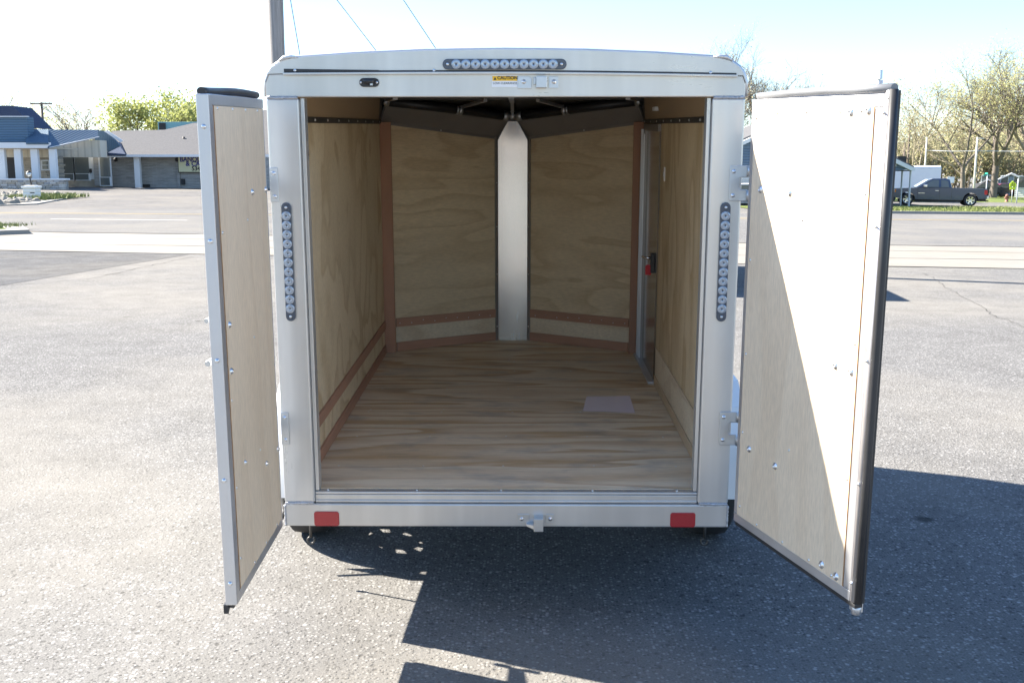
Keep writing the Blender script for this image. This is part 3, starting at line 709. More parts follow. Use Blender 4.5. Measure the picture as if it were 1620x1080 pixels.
for y in (.5, 1.0, 1.5, 2.0, 2.5):
    mb = MB(); mb.box(-.80, .80, y, y+.035, 1.772 if y < 1.2 else 1.790, 1.799); mb.build('ceiling_rib', M['alu_m'] if y < 1.2 else M['dark_steel'], T)  # forward ribs dark too, matching the shade put into the front ceiling colour
mb = MB(); mb.tube([(0, 3.075, 1.672), (0, 3.085, 1.72)], .018, 12); mb.build('tube_joint', M['zinc'], T)
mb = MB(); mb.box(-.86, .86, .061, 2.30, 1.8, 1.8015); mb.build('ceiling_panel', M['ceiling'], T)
mb = MB(); mb.box(-.90, .90, 2.301, 2.78, 1.8005, 1.8015); mb.add([(-.90, 2.70, 1.8), (.90, 2.70, 1.8), (.06, 3.25, 1.728), (-.06, 3.25, 1.728)], [(0, 1, 2, 3)]); mb.build('shaded_front_ceiling', M['dark_steel'], T)  # front ceiling coloured dark: its deep shade is put into the colour
# nose post: folded sheet with a pointed head
mb = MB(); n = 8; q = []
for z, w in ((.1505, .100), (.6, .100), (1.1, .100), (1.35, .100), (1.47, .100), (1.536, .100), (1.575, .080), (1.62, .055), (1.662, .030)):
    for i in range(n+1):
        u = -1+2*i/n; q.append((u*w, 3.145 + .003*(u*u) - .050*max(0, (z-1.36)/.30)**2, z))
mb.add(q, [(j*(n+1)+i, j*(n+1)+i+1, (j+1)*(n+1)+i+1, (j+1)*(n+1)+i) for j in range(8) for i in range(n)], True); mb.build('nose_post', M['alu_nose'], T)

# ---- side door in the right wall
sdr = empty('side_door', (0, 0, 0), 0, T)
mb = MB(); mb.box(.838, .8465, 1.95, 2.50, .168, 1.60); mb.build('door_skin', M['door_skin'], sdr)
mb = MB(); mb.box(.828, .8465, 1.90, 2.62, 1.601, 1.642); mb.build('head_jamb', M['grey_panel'], sdr, bevel=.001)
mb = MB(); mb.box(.826, .8465, 2.50, 2.70, .1505, 1.60); mb.build('hinge_jamb', M['grey_panel'], sdr)
mb = MB(); mb.box(.809, .826, 2.575, 2.60, .1505, 1.612); mb.build('jamb_strip', M['alu_m'], sdr, bevel=.002)
mb = MB(); mb.box(.816, .8255, 2.50, 2.512, .168, 1.585); mb.build('jamb_strip', M['alu_m'], sdr, bevel=.002)
mb = MB(); mb.box(.8375, .8465, 1.90, 1.948, .1505, 1.60); mb.build('latch_jamb', M['door_skin'], sdr)
mb = MB(); mb.box(.802, .8465, 1.86, 2.66, .1505, .166); mb.build('door_sill', M['alu_m'], sdr, bevel=.004)
mb = MB(); mb.box(.815, .838, 1.965, 2.01, .79, .905); mb.build('lock_case', M['black'], sdr, bevel=.004)
mb = MB(); mb.tube([(.816, 1.99, .875), (.785, 2.0, .877), (.775, 2.06, .876)], [.010, .007, .006], 8); mb.build('handle', M['chrome'], sdr)
mb = MB(); mb.box(.841, .8472, 1.69, 1.715, 1.335, 1.41); mb.box(.838, .841, 1.694, 1.711, 1.36, 1.385); mb.build('light_switch', M['sticker'], T, bevel=.001)
mb = MB(); mb.box(.810, .84, 1.95, 2.05, 1.715, 1.738); mb.build('dome_lamp', M['sticker'], T, bevel=.004)
kt = empty('key_tag', (0, 0, 0)); kt.scale = (.8, .8, .8); kt.matrix_world = trailer.matrix_basis @ Matrix.Translation((.760, 2.06, .80)) if False else Matrix.LocRotScale(Vector((.803, 1.985*math.cos(TAU)-.805*math.sin(TAU), .417+.805*math.cos(TAU)+1.985*math.sin(TAU))), None, Vector((.72, .8, .8)))
tag(kt, 'red plastic key tag hanging from the side door lock', 'key tag')
mb = MB(); mb.prism([(-.021, -.035), (.021, -.035), (.024, -.028), (.024, .030), (.012, .04), (-.012, .04), (-.024, .030), (-.024, -.028)], 'y', -.003, .003); mb.build('tag', M['red_plastic'], kt, bevel=.001)
mb = MB(); mb.tube([(.012*math.cos(a), 0, .052+.014*math.sin(a)) for a in [i*.7 for i in range(10)]], .0012, 5); mb.build('ring', M['chrome'], kt)

# ---- wheels, fenders, hooks and an added shadow bar
wheel0 = None
for s in (-1, 1):
    w = empty('wheel', (s*1.03, 1.14, -.083), 0, T)
    if wheel0 is None:
        mb = MB(); mb.lathe([(.205, -.085), (.25, -.10), (.34, -.098), (.37, -.075), (.376, -.03), (.376, .03), (.37, .075), (.34, .098), (.25, .10), (.205, .085), (.205, -.085)], (0, 0, 0), 'x', 40)
        mb.build('tyre', M['tyre'], w)
        mb = MB(); mb.lathe([(.205, -.085), (.195, -.08), (.19, -.02), (.19, .02), (.195, .08), (.205, .085)], (0, 0, 0), 'x', 32)
        for k_ in range(8):                                          # disc ring with eight openings
            a0, a1 = R(k_*45-12), R(k_*45+12)
            q = []
            for xx in (-.02, -.008):
                for r, a in ((.10, a0*1.), (.10, a1), (.192, a1), (.192, a0)): q.append((xx, r*math.cos(a), r*math.sin(a)))
            mb.hexa(q)
        mb.lathe([(.0001, -.04), (.045, -.035), (.05, -.02), (.115, -.018), (.115, -.006), (.0001, -.006)], (0, 0, 0), 'x', 24)
        mb.lathe([(.160, -.018), (.192, -.018), (.192, -.008), (.160, -.008), (.160, -.018)], (0, 0, 0), 'x', 32)
        mb.build('rim', M['galv'], w); wheel0 = w
    else:
        for ch in wheel0.children: again(ch, w, rot=(0, math.pi, 0))
    fp = [(.72, -.14), (.72, .14), (.80, .30), (.96, .395), (1.40, .395), (1.56, .30), (1.64, .14), (1.64, -.14)]
    mb = MB(); n = len(fp); q = []
    for x in (.9165, 1.14):
        for off in (0, .006):
            c = (1.18, .05)
            for y, z in fp: q.append((s*x, y+(c[0]-y)*off/.4, z+(c[1]-z)*off/.4))
    f_ = []
    for i in range(n-1):
        f_ += [(i, i+1, 2*n+i+1, 2*n+i), (n+i, n+i+1, 3*n+i+1, 3*n+i), (2*n+i, 2*n+i+1, 3*n+i+1, 3*n+i)]
    mb.add(q, f_); mb.prism([(s*1.108, .0), (s*1.115, .0)], 'z', 0, 0) if False else None
    mb.hexa([(s*1.134, .955, .34), (s*1.14, .955, .34), (s*1.14, 1.405, .34), (s*1.134, 1.405, .34), (s*1.134, .955, .396), (s*1.14, .955, .396), (s*1.14, 1.405, .396), (s*1.134, 1.405, .396)])
    mb.build('fender', M['white'], T, bevel=.003)
    mb = MB(); mb.tube([(s*.9, .40, .0), (s*.9, .40, -.16), (s*.9, .40, -.21)], .006, 8); mb.tube([(s*.9+.016*math.cos(a), .40, -.226+.016*math.sin(a)) for a in [i*.55+1.57 for i in range(11)]], .005, 6); mb.build('tie_down_hook', M['dark_steel'], T)
mb = MB(); mb.tube([(-1.08, .60, -.20), (-1.03, .665, -.115), (-1.02, .68, -.10), (-.955, .765, .0)], [.010, .012, .020, .020], 8); mb.build('shadow_bar', M['dark_steel'], T)  # unseen bar, added and tapered to cast a rod shadow beside the wheel
mb = MB(); mb.tube([(-.95, 1.17, -.083), (.95, 1.17, -.083)], .04, 10); mb.build('axle', M['dark_steel'], T)

# ---- rear doors
def door_bolt():
    mb = MB(); mb.lathe([(.0001, -.0045), (.0045, -.0050), (.005, -.0075), (.0075, -.0070), (.0085, -.0035), (.013, -.0020), (.0135, 0)], (0, 0, 0), 'y', 14); return mb
BOLT = None
def make_door(s, origin, ux, uy, L, z0, z1, pu0, pu1, pz0, pz1, bolts, screws):
    global BOLT
    d = empty('rear_door', (origin[0], origin[1], 0), math.atan2(uy, ux), T)
    Y = lambda a: s*a                                       # outward is s * local y
    th = .036
    mb = MB(); mb.box(-.004, pu1+.012, Y(.004), Y(th), z0+.004, z1-.004); mb.build('core', M['alu_m'], d)
    mb = MB(); mb.box(pu0, pu1, Y(-.0015), Y(.004), pz0, pz1); mb.mi = 1; mb.box(pu1+.0003, pu1+.0024, Y(-.0016), Y(.004), pz0, pz1)
    mb.build('plywood_panel', [M['door_ply'], M['cut_edge']], d)
    E = L
    mb = MB(); mb.box(-.006, E, Y(0), Y(th+.001), pz1+.001, z1); mb.build('frame_rail', M['alu_m'], d, bevel=.002)
    mb = MB(); mb.box(-.006, E, Y(0), Y(th+.001), z0, pz0-.001); mb.build('frame_rail', M['alu_m'], d, bevel=.002)
    mb = MB(); mb.box(-.006, pu0-.001, Y(.0005), Y(th), pz0, pz1); mb.build('frame_stile', M['alu_m'], d, bevel=.002)
    mb = MB(); mb.box(pu1+.0032, E, Y(.0005), Y(th), pz0, pz1); mb.build('frame_stile', M['alu_m'], d, bevel=.003)
    mb = MB(); mb.box(-.008, E+(.014 if s > 0 else .0), Y(th+.0015), Y(th+.004), z0-.008, z1+.012); mb.build('outer_skin', M['white'], d)
    if BOLT is None:
        b0 = door_bolt().build('bolt', M['bolt'], d); BOLT = b0; first = True
    else: first = False
    for i, (u, z, k) in enumerate(bolts):
        b = BOLT if (first and i == 0) else again(BOLT, d)
        b.location = (u, Y(-.0015), z); b.rotation_euler = (0, u*9, 0) if s > 0 else (0, u*7, math.pi); b.scale = (k, 1, k)
    mb = MB()
    for u, z, on in screws: mb.lathe([(.0001, Y(-.0035)), (.0035, Y(-.003)), (.0055, Y(.0))], (u, Y(0 if on else -.0015), z), 'y', 8)
    mb.build('screw', M['bolt'], d)['kind'] = 'stuff'
    return d
rd = make_door(1, (.911, -.165), .3127, -.9499, .758, .095, 1.725, .020, .716, .131, 1.686,
    [(.602, 1.673, 1), (.691, 1.677, 1), (.086, 1.404, 1), (.279, 1.403, 1), (.603, .858, 1), (.689, .856, 1), (.091, .419, 1), (.277, .409, 1), (.597, .137+.02, 1.05), (.682, .150, 1.05)],
    [(.365, 1.316, 0), (.545, 1.677, 0), (.356, 1.677, 0), (.171, 1.677, 0), (.035, 1.66, 0), (.656, 1.677, 0), (.361, .495, 0), (.700, .95, 0), (.703, 1.425, 0), (.705, .5, 0), (.035, .78, 0), (.035, 1.14, 0), (.035, .47, 0), (.04, .17, 0), (.17, .142, 0), (.35, .142, 0), (.52, .142, 0), (.655, .142, 0)])
tag(rd, 'open right rear door, half in full sun')
# wide flange, bulb seal and skin edge along the free edge of the right door
mb = MB(); mb.tube([(.7715, .010, .100), (.7715, .010, 1.727)], .0135, 16); mb.build('edge_flange', plain('grey_flange', (.55, .52, .51), .45, .6, .08, 8), rd)
mb = MB(); mb.tube([(.798, .006, .105), (.798, .004, .6), (.798, .006, 1.2), (.798, .004, 1.738)], .0135, 12); mb.box(.786, .797, .012, .030, .10, 1.735); mb.build('edge_seal', M['rubber'], rd)
mb = MB(); mb.tube([(.02, .012, 1.7375), (.25, .010, 1.742), (.45, .010, 1.744), (.60, .012, 1.742), (.792, .010, 1.742)], [.012, .013, .013, .014, .013], 12); mb.build('top_seal', plain('grey_seal', (.20, .205, .215), .35, 0, .15, 10), rd)
mb = MB(); mb.box(0, .785, .003, .034, .078, .0945); mb.build('bottom_seal', M['rubber'], rd, bevel=.004)
mb = MB(); mb.box(.775, .80, -.006, .004, 1.712, 1.735); mb.build('seal_corner', M['sticker'], rd, bevel=.003)
mb = MB()
for z in (.165, .505, .91, 1.33, 1.67): mb.lathe([(.0001, -.005), (.004, -.004), (.006, 0)], (.770, -.004, z), 'y', 8)
mb.build('screw', M['bolt'], rd)['kind'] = 'stuff'
mb = MB(); mb.tube([(.725, .052, .035), (.725, .052, .25)], .013, 12); mb.box(.705, .742, .042, .068, .038, .075); mb.tube([(.728, .052, .030), (.728, .052, .062)], .017, 12); mb.build('cam_latch', M['alu_m'], rd)
ld = make_door(-1, (-.893, -.155), .0086, -1., .676, .060, 1.728, .015, .655, .098, 1.693,
    [(.235, 1.403, .9), (.03, 1.40, .9), (.620, .999, .9), (.628, .846, .9), (.520, .50, .6), (.218, .395, .9), (.03, .393, .9)],
    [(.31, .896, 0), (.315, 1.312, 0), (.302, .476, 0), (.10, 1.685, 0), (.27, 1.685, 0), (.44, 1.685, 0), (.62, 1.685, 0), (.64, 1.3, 0), (.64, .75, 0), (.64, .45, 0), (.64, .2, 0), (.10, .107, 0), (.28, .107, 0), (.46, .107, 0)])
tag(ld, 'open left rear door, in shade')
mb = MB(); mb.box(.676, .712, -.0375, .0015, .062, 1.728); mb.build('edge_flange', M['alu_m'], ld, bevel=.003)
mb = MB()
for z in (.14, .5, .9, 1.28, 1.63): mb.lathe([(0, .0), (.007, 0), (.007, .003), (.003, .005), (.0001, .005)], (0, 0, 0), 'x', 8)
mb = MB()
for z in (.14, .5, .9, 1.28, 1.63): mb.lathe([(.008, .0), (.0075, .003), (.004, .006), (.0001, .006)], (.712, -.018, z), 'x', 10)
mb.build('screw', M['bolt'], ld)['kind'] = 'stuff'
mb = MB(); n = 14; pts = []; rr = []
for i in range(n+1):
    u = .70*i/n; pts.append((u+.005, -.022, 1.7415 + .006*math.sin(u*6.2+.4)*(.4+u))); rr.append(.0130)
mb.tube(pts, rr, 12); mb.build('top_seal', M['rubber'], ld)
mb = MB(); mb.prism([(.655, .0615), (.708, .0615), (.708, .030)], 'y', -.046, -.030); mb.box(0, .70, -.040, -.012, .048, .0595); mb.build('bottom_seal', M['rubber'], ld)
mb = MB(); mb.tube([(.45, -.05, 1.0), (.45, -.085, 1.0), (.56, -.09, 1.0)], .008, 8); mb.tube([(.45, -.05, .86), (.45, -.085, .86), (.58, -.088, .86)], .010, 8); mb.tube([(.52, -.058, .1), (.52, -.058, 1.7)], .012, 10); mb.build('cam_bar', M['zinc'], ld)

# ---- sheet of paper on the trailer floor
def tr(x, y, z):
    return Vector((x, y*math.cos(TAU)-z*math.sin(TAU), .417+y*math.sin(TAU)+z*math.cos(TAU)))
mb = MB(); q = []
P4 = [(.389, 1.267), (.663, 1.231), (.668, 1.575), (.427, 1.573)]
nx, ny = 8, 8
for h in (.0, .0012):
    for j in range(ny+1):
        for i in range(nx+1):
            u, v = i/nx, j/ny
            x = (P4[0][0]*(1-u)+P4[1][0]*u)*(1-v)+(P4[3][0]*(1-u)+P4[2][0]*u)*v; y = (P4[0][1]*(1-u)+P4[1][1]*u)*(1-v)+(P4[3][1]*(1-u)+P4[2][1]*u)*v
            q.append(tr(x, y, .1503+h+.004*max(0, math.sin(u*5+v*3))*u))
S = (nx+1)*(ny+1)
mb.add(q, [(b+j*(nx+1)+i, b+j*(nx+1)+i+1, b+(j+1)*(nx+1)+i+1, b+(j+1)*(nx+1)+i) for b in (0, S) for j in range(ny) for i in range(nx)], True)
tag(mb.build('paper_sheet', M['paper']), 'lilac sheet in a clear sleeve lying on the trailer floor', 'paper')

# ================================================================== UTILITY POLE AND GUYS
pb = Vector((-5.31, 19.6, gz(-5.31, 19.6)))
up_ = empty('utility_pole', pb); tag(up_, 'tall weathered timber utility pole rising behind the trailer', 'pole')
mb = MB(); mb.tube([(0, 0, -.3), (-.02, 0, 4), (-.05, 0, 7), (-.09, 0, 13.6)], [.175, .162, .15, .125], 20); mb.build('shaft', M['old_wood'], up_)
mb = MB(); mb.box(.10, .15, -.06, -.02, 4, 9.9); mb.build('ground_wire_cover', M['old_wood'], up_)
mb = MB(); mb.beam((-1.2, -.17, 12.9), (1.2, -.17, 12.9), .1, .12); mb.build('crossarm', M['old_wood'], up_)
for tx, top, ex, py_, lab in ((0, 9.7, 690, 78, 'thin guy wire sloping down at the right above the trailer roof'), (0, 7.3, 596, 82, 'thin guy wire sloping down left of the roof centre'), (.0, 8.2, 475, 90, 'faint steep guy wire just right of the utility pole')):
    a = pb + Vector((-.06, -.1, top)); e = at(ex, py_, 19.4); d = (e-a).normalized(); t = (a.z - gz(5, 19))/(-d.z); b = a + d*t
    mb = MB(); mb.tube([a, a+(b-a)*.5, b], .012, 5); tag(mb.build('guy_wire', M['wire']), lab, 'wire', 'guy wires of the utility pole')

# ================================================================== TREES
def limb(mb, tips, rnd, p, d, L, r, lev, maxl, kids, curve, gravity, ratio, segs, spread):
    pts = [p]; rs = [r]; q = p.copy(); dd = d.copy()
    for i in range(segs):
        dd = (dd + Vector((rnd.uniform(-1, 1), rnd.uniform(-1, 1), rnd.uniform(-1, 1)))*curve + Vector((0, 0, gravity*(1 if lev else .5)))).normalized()
        q = q + dd*(L/segs); pts.append(q.copy()); rs.append(r*(1-(.55 if lev < maxl else .8)*(i+1)/segs))
    mb.tube(pts, rs, 6 if lev == 0 else 4 if lev == 1 else 3, cap=False)
    if lev >= maxl-1: tips += pts[1:]
    if lev == maxl: return
    for k in range(kids[lev]):
        t = rnd.uniform(.35 if lev else .28, 1.); i = min(segs-1, int(t*segs)); f = t*segs-i; base = pts[i].lerp(pts[i+1], f)
        ax = Vector((rnd.uniform(-1, 1), rnd.uniform(-1, 1), rnd.uniform(-.3, .5)))
        nd = ((pts[i+1]-pts[i]).normalized() + ax.normalized()*spread*rnd.uniform(.6, 1.2)).normalized()
        limb(mb, tips, rnd, base, nd, L*ratio*rnd.uniform(.7, 1.15), rs[i]*.62, lev+1, maxl, kids, curve*1.1, gravity, ratio, max(2, segs-1), spread)
def tree(name, x, y, H, label, leafm, barkm, seed, nleaf, leafsz, forks=1, trunk=.28, kids=(7, 6, 5, 4), lean=(0, 0), spread=.9, gravity=.02, spreadleaf=.25, curve=.16, ratio=.62, group=None, rad=.022, twigs=True):
    rnd = random.Random(seed); z = gz(x, y); o = empty(name, (x, y, z)); tag(o, label, 'tree', group)
    mb = MB(); tips = []; r = H*rad
    mb.tube([(0, 0, -.3), (0, 0, 0), (lean[0]*H*trunk*.5, lean[1]*H*trunk*.5, H*trunk*.5), (lean[0]*H*trunk, lean[1]*H*trunk, H*trunk)], [r*1.35, r*1.15, r*.9, r*.85], 10, cap=False)
    top = Vector((lean[0]*H*trunk, lean[1]*H*trunk, H*trunk*.96))
    for k in range(forks):
        a = 6.283*k/forks + rnd.uniform(0, 1); t = .0 if forks == 1 else rnd.uniform(.45, .8)
        d = Vector((math.cos(a)*t+lean[0], math.sin(a)*t+lean[1], 1)).normalized()
        limb(mb, tips, rnd, top.copy(), d, H*(1-trunk)*.72, r*(.85 if forks == 1 else .62), 0, len(kids), kids, curve, gravity, ratio, 6, spread)
    mb.build('trunk', barkm, o, fix=False)
    mb = MB()
    for i in range(nleaf):
        c = rnd.choice(tips) + Vector((rnd.gauss(0, 1), rnd.gauss(0, 1), rnd.gauss(0, 1)))*spreadleaf
        if c.z < 1: continue
        a = Vector((rnd.uniform(-1, 1), rnd.uniform(-1, 1), rnd.uniform(-1, 1))).normalized(); b = a.orthogonal().normalized()
        k = leafsz*rnd.uniform(.6, 1.4)
        mb.add([c+a*k, c+b*k*.6, c-a*k*.8, c-b*k*.6], [(0, 1, 2, 3)])
    if nleaf: mb.build('crown', leafm, o, fix=False)
    return o
def gx(px, Y): return at(px, 290, Y).x
# left of the trailer
tree('bare_tree', gx(122, 104), 104, 7.6, 'bare grey branching tree behind the blue porch roof', M['leaf_tan'], M['bark'], 3, 700, .10, forks=4, trunk=.2, kids=(6, 6, 5, 4), spread=1., lean=(.05, 0))
tree('budding_tree', gx(252, 102), 102, 7.7, 'round lime green spring tree behind the grey shingle roof', M['leaf_lime'], M['bark'], 5, 6500, .15, forks=5, trunk=.18, kids=(6, 6, 4, 3), spread=1.05, spreadleaf=.42)
tree('budding_tree', gx(318, 100), 101, 7.6, 'lime green spring tree half hidden by the left trailer door', M['leaf_lime'], M['bark'], 8, 4800, .15, forks=4, trunk=.2, kids=(6, 6, 4, 3), spread=1., spreadleaf=.42)
tree('bush', gx(178, 100), 100, 3.4, 'low yellow green bush just left of the round lime tree', M['leaf_lime'], M['bark'], 9, 2400, .13, forks=5, trunk=.1, kids=(5, 5, 4), spread=1., spreadleaf=.35)
tree('budding_tree', gx(40, 108), 110, 7.0, 'olive tinged tree beside the dark hipped roof', M['leaf_olive'], M['bark_pale'], 12, 1500, .10, forks=4, trunk=.2, kids=(6, 6, 4, 3), spread=1.1, spreadleaf=.4)
tree('budding_tree', gx(-10, 120), 120, 9.6, 'thin olive tree top at the left edge of the view', M['leaf_olive'], M['bark_pale'], 14, 900, .10, forks=4, trunk=.2, kids=(6, 6, 4, 3), spread=1.1, spreadleaf=.4)
tree('budding_tree', gx(75, 112), 116, 5.2, 'short olive tree behind the distant telephone pole', M['leaf_olive'], M['bark_pale'], 15, 900, .10, forks=4, trunk=.2, kids=(6, 6, 4, 3), spread=1.1, spreadleaf=.4)
# right of the trailer
tree('bare_tree', gx(1186, 82), 84, 10.8, 'bare budding tree rising between the trailer and its right door', M['leaf_tan'], M['bark'], 21, 1800, .08, forks=5, trunk=.3, kids=(7, 7, 6, 4), spread=.85, rad=.026)
tree('bare_tree', gx(1476, 92), 96, 10.0, 'sparse slender tree left of the two great trees', M['leaf_tan'], M['bark_pale'], 23, 1700, .11, forks=3, trunk=.12, kids=(6, 6, 5, 4), spread=.9, lean=(-.2, 0), rad=.014)
tree('willow_tree', gx(1524, 92), 92, 10.4, 'great spreading budding tree behind the white road sign', M['leaf_olive'], M['bark'], 27, 3400, .09, forks=3, trunk=.26, kids=(7, 6, 5, 3), spread=1.05, lean=(-.05, 0), spreadleaf=.4, rad=.02)
tree('willow_tree', gx(1578, 95), 95.8, 12.6, 'tallest tree with the thick trunk beside the grey house', M['leaf_olive'], M['bark'], 31, 4600, .09, forks=4, trunk=.24, kids=(7, 6, 5, 3), spread=1., lean=(.03, 0), spreadleaf=.45, rad=.026)
tree('willow_tree', gx(1640, 100), 100, 12.4, 'budding tree cut off by the right edge of the view', M['leaf_olive'], M['bark_pale'], 35, 3400, .09, forks=4, trunk=.24, kids=(7, 6, 5, 3), spread=1., spreadleaf=.4, rad=.024)
tree('bare_tree', gx(1538, 104), 106, 9.6, 'thin tree standing just behind the great spreading tree', M['leaf_tan'], M['bark_pale'], 37, 2600, .12, forks=3, trunk=.2, kids=(7, 6, 5, 4), spread=.9, rad=.015)
# far wood as one mass
rnd = random.Random(77); mbl = MB(); mbt = MB()
for i in range(46):
    px = 1395 + i*5.6 + rnd.uniform(-4, 4); Y = rnd.uniform(135, 170); c = Vector((gx(px, Y), Y, 0)); c.z = gz(c.x, Y); H = rnd.uniform(5.5, 8.5)*(.75 + .5*min(1, max(0, (px-1400)/200)))
    tips = []
    for f in range(3): limb(mbt, tips, rnd, c + Vector((rnd.uniform(-1, 1), 0, 0)), Vector((rnd.uniform(-.5, .5), rnd.uniform(-.5, .5), 1)).normalized(), H*.75, .12, 0, 2, (6, 5), .16, .02, .6, 5, .9)
    for k in range(620):
        q = rnd.choice(tips) + Vector((rnd.gauss(0, .6), rnd.gauss(0, .6), rnd.gauss(-.4, .9)))
        a = Vector((rnd.uniform(-1, 1), rnd.uniform(-1, 1), rnd.uniform(-1, 1))).normalized(); b = a.orthogonal().normalized(); s_ = rnd.uniform(.12, .3)
        mbl.add([q+a*s_, q+b*s_*.7, q-a*s_, q-b*s_*.7], [(0, 1, 2, 3)])
fw = empty('far_wood'); fw['kind'] = 'stuff'; fw['label'] = 'hazy olive wood in the distance behind the parked truck'; fw['category'] = 'wood'
mbl.build('foliage', M['leaf_wood'], fw, fix=False); mbt.build('stems', M['bark_pale'], fw, fix=False)

# ================================================================== BANQUET HALL (left, across the road)
H = empty('banquet_hall', (-30, 76, gz(-30, 76))); HM = Matrix.Translation(-Vector(H.location))
tag(H, 'long low banquet hall with blue metal roof and grey shingle wing', 'building')
def hb(name, m, px0, px1, py0, py1, Y, dep, parent=None, par_off=None, bevel=0):
    a = at(px0, py1, Y); b = at(px1, py0, Y); o = Vector(H.location)
    mb = MB(); mb.box(a.x-o.x, b.x-o.x, Y-o.y, Y+dep-o.y, a.z-o.z, b.z-o.z); return mb.build(name, m, parent or H, bevel=bevel)
def hp(name, m, pts, Y, dep, parent=None):
    o = Vector(H.location); q = []
    mb = MB(); P = [at(px, py, Y) for px, py in pts]; mb.prism([(p.x-o.x, p.z-o.z) for p in P], 'y', Y-o.y, Y+dep-o.y); return mb.build(name, m, parent or H)
def hq(name, m, corners, parent=None, th=.12):              # roof sheet through (px, py, Y) corners, with thickness
    o = Vector(H.location); P = [at(*c) - o for c in corners]; mb = MB(); n = len(P)
    nr = (P[1]-P[0]).cross(P[-1]-P[0]).normalized()
    if nr.z < 0: nr = -nr
    mb.add(P + [p - nr*th for p in P], [tuple(range(n)), tuple(range(n, 2*n))] + [(k, (k+1) % n, n+(k+1) % n, n+k) for k in range(n)])
    return mb.build(name, m, parent or H)
# grey wing
hb('wing_wall', M['brick'], 160, 420, 244, 299, 76, 8)
hq('shingle_roof', M['shingle'], [(166, 246, 74.2), (430, 246, 74.2), (430, 172, 84), (330, 189, 83), (260, 205.5, 80), (178, 207, 80)])
hb('eave_fascia', M['fascia'], 158, 430, 244.5, 248.5, 74.1, .3)
hb('porch_column', M['fascia'], 214, 220, 248, 298.5, 74.6, .35)
hb('wall_vent', M['dark_trim'], 222, 236, 291.5, 296, 75.8, .2)
hb('meter_box', M['dark_trim'], 287, 291.5, 283, 292, 75.8, .2)
hb('wall_pilaster', M['brick'], 281, 283, 249, 298, 75.85, .2)
mb = MB(); o = Vector(H.location); c = at(291, 226, 78) - o; mb.tube([c, c+Vector((0, 0, .45))], .09, 10); mb.lathe([(.25, -.05), (.2, .0), (.09, .05)], c, 'z', 10); mb.build('vent_pipe', M['dark_trim'], H)
for px in (183, 280): mb = MB(); c = at(px, 252, 75.8)-o; mb.lathe([(.05, .12), (.16, .05), (.13, -.15), (.02, -.2)], c, 'z', 10); mb.build('wall_lamp', M['dark_trim'], H)
# blue gable above the entrance
hp('blue_gable', M['blue_metal'], [(150, 244), (150, 214), (153, 206.5), (166, 207.0), (186, 226), (189, 231), (163, 244)], 74.0, .3)
hq('gable_fascia', M['fascia'], [(164, 207.5, 73.7), (170, 206.5, 73.7), (194.5, 222.5, 73.7), (191, 225.5, 73.7)])
hq('valley_roof', M['shingle_blue'], [(160, 244.5, 74.0), (199, 244.5, 74.0), (190, 224.5, 77), (186, 226, 76)])
hb('gable_end', M['beige_board'], 30, 158, 222, 249, 72.5, 1.2)
# entrance: glass panes and door
def framed(px0, px1, py0, py1, Y, bars, m=M['glass'], w=1.5):
    f = hb('window', M['fascia'], px0, px1, py0, py1, Y, .12)
    mp = []
    ys_ = [py0+w] + [b for b in bars] + [py1-w]
    for a, b in zip(ys_, ys_[1:]):
        o_ = Vector(H.location); A = at(px0+w, b-(.6 if b != ys_[-1] else 0), Y-.03); B = at(px1-w, a+(.6 if a != ys_[0] else 0), Y-.03)
        mb = MB(); mb.box(A.x-o_.x, B.x-o_.x, Y-.03-o_.y, Y+.02-o_.y, A.z-o_.z, B.z-o_.z); g = mb.build('pane', m, f)
    return f
hb('entrance_wall', M['stone_mass'], 88, 160, 247, 296, 74.6, 1.4)
framed(92.5, 117, 247.5, 286, 74.4, [275]); framed(117.8, 141, 247.5, 286, 74.4, [275])
hb('mail_box', M['dark_trim'], 141.5, 144, 267, 273.5, 74.3, .15)
hb('door_post', M['fascia'], 140.5, 148, 247.5, 284, 74.45, .1)
hb('door_post', M['brick'], 150, 158, 248, 294, 74.3, .3)
dr_ = framed(158, 174.5, 248, 294.5, 74.2, [280.5]); dr_.name = 'glass_door'
# porch on the left
hb('porch_back_wall', M['brick'], -60, 38, 232, 296, 72.4, .8)
rnd = random.Random(5)
mb = MB(); o = Vector(H.location)
for j in range(13):
    py = 249 + j*2.75; px = 36 + rnd.uniform(-2, 0)
    while px < 90:
        w = rnd.uniform(4, 9); a = at(px, py+2.5, 71.6); b = at(px+w-.35, py+.15, 71.6); t = rnd.uniform(0, .09); mb.box(a.x-o.x, b.x-o.x, 71.6-t-o.y, 72.4-o.y, a.z-o.z, b.z-o.z); px += w
st_ = mb.build('stonework', M['stone_mass'], H); st_['kind'] = 'stuff'
hb('porch_stone_wall', M['mortar'], 36, 92, 247, 294, 71.7, .8)
framed(65, 78, 253, 270, 71.4, [261.5], w=2.2)
hb('porch_doorway', M['dark_trim'], 3, 24, 249, 283, 72.3, .15)
hb('porch_beam', M['fascia'], -60, 76.5, 225.5, 234.5, 66.2, .4)
hb('porch_ceiling', M['beige_board'], -60, 74, 233, 235, 66.7, 5)
hb('porch_soffit', M['beige_board'], -60, 88, 235, 249, 71.2, .3)
for a, b in ((-22, -15), (-.5, 6), (25, 32), (51, 58.5), (80, 87)): hb('porch_column', M['fascia'], a, b, 236, 284, 66.6, .3)
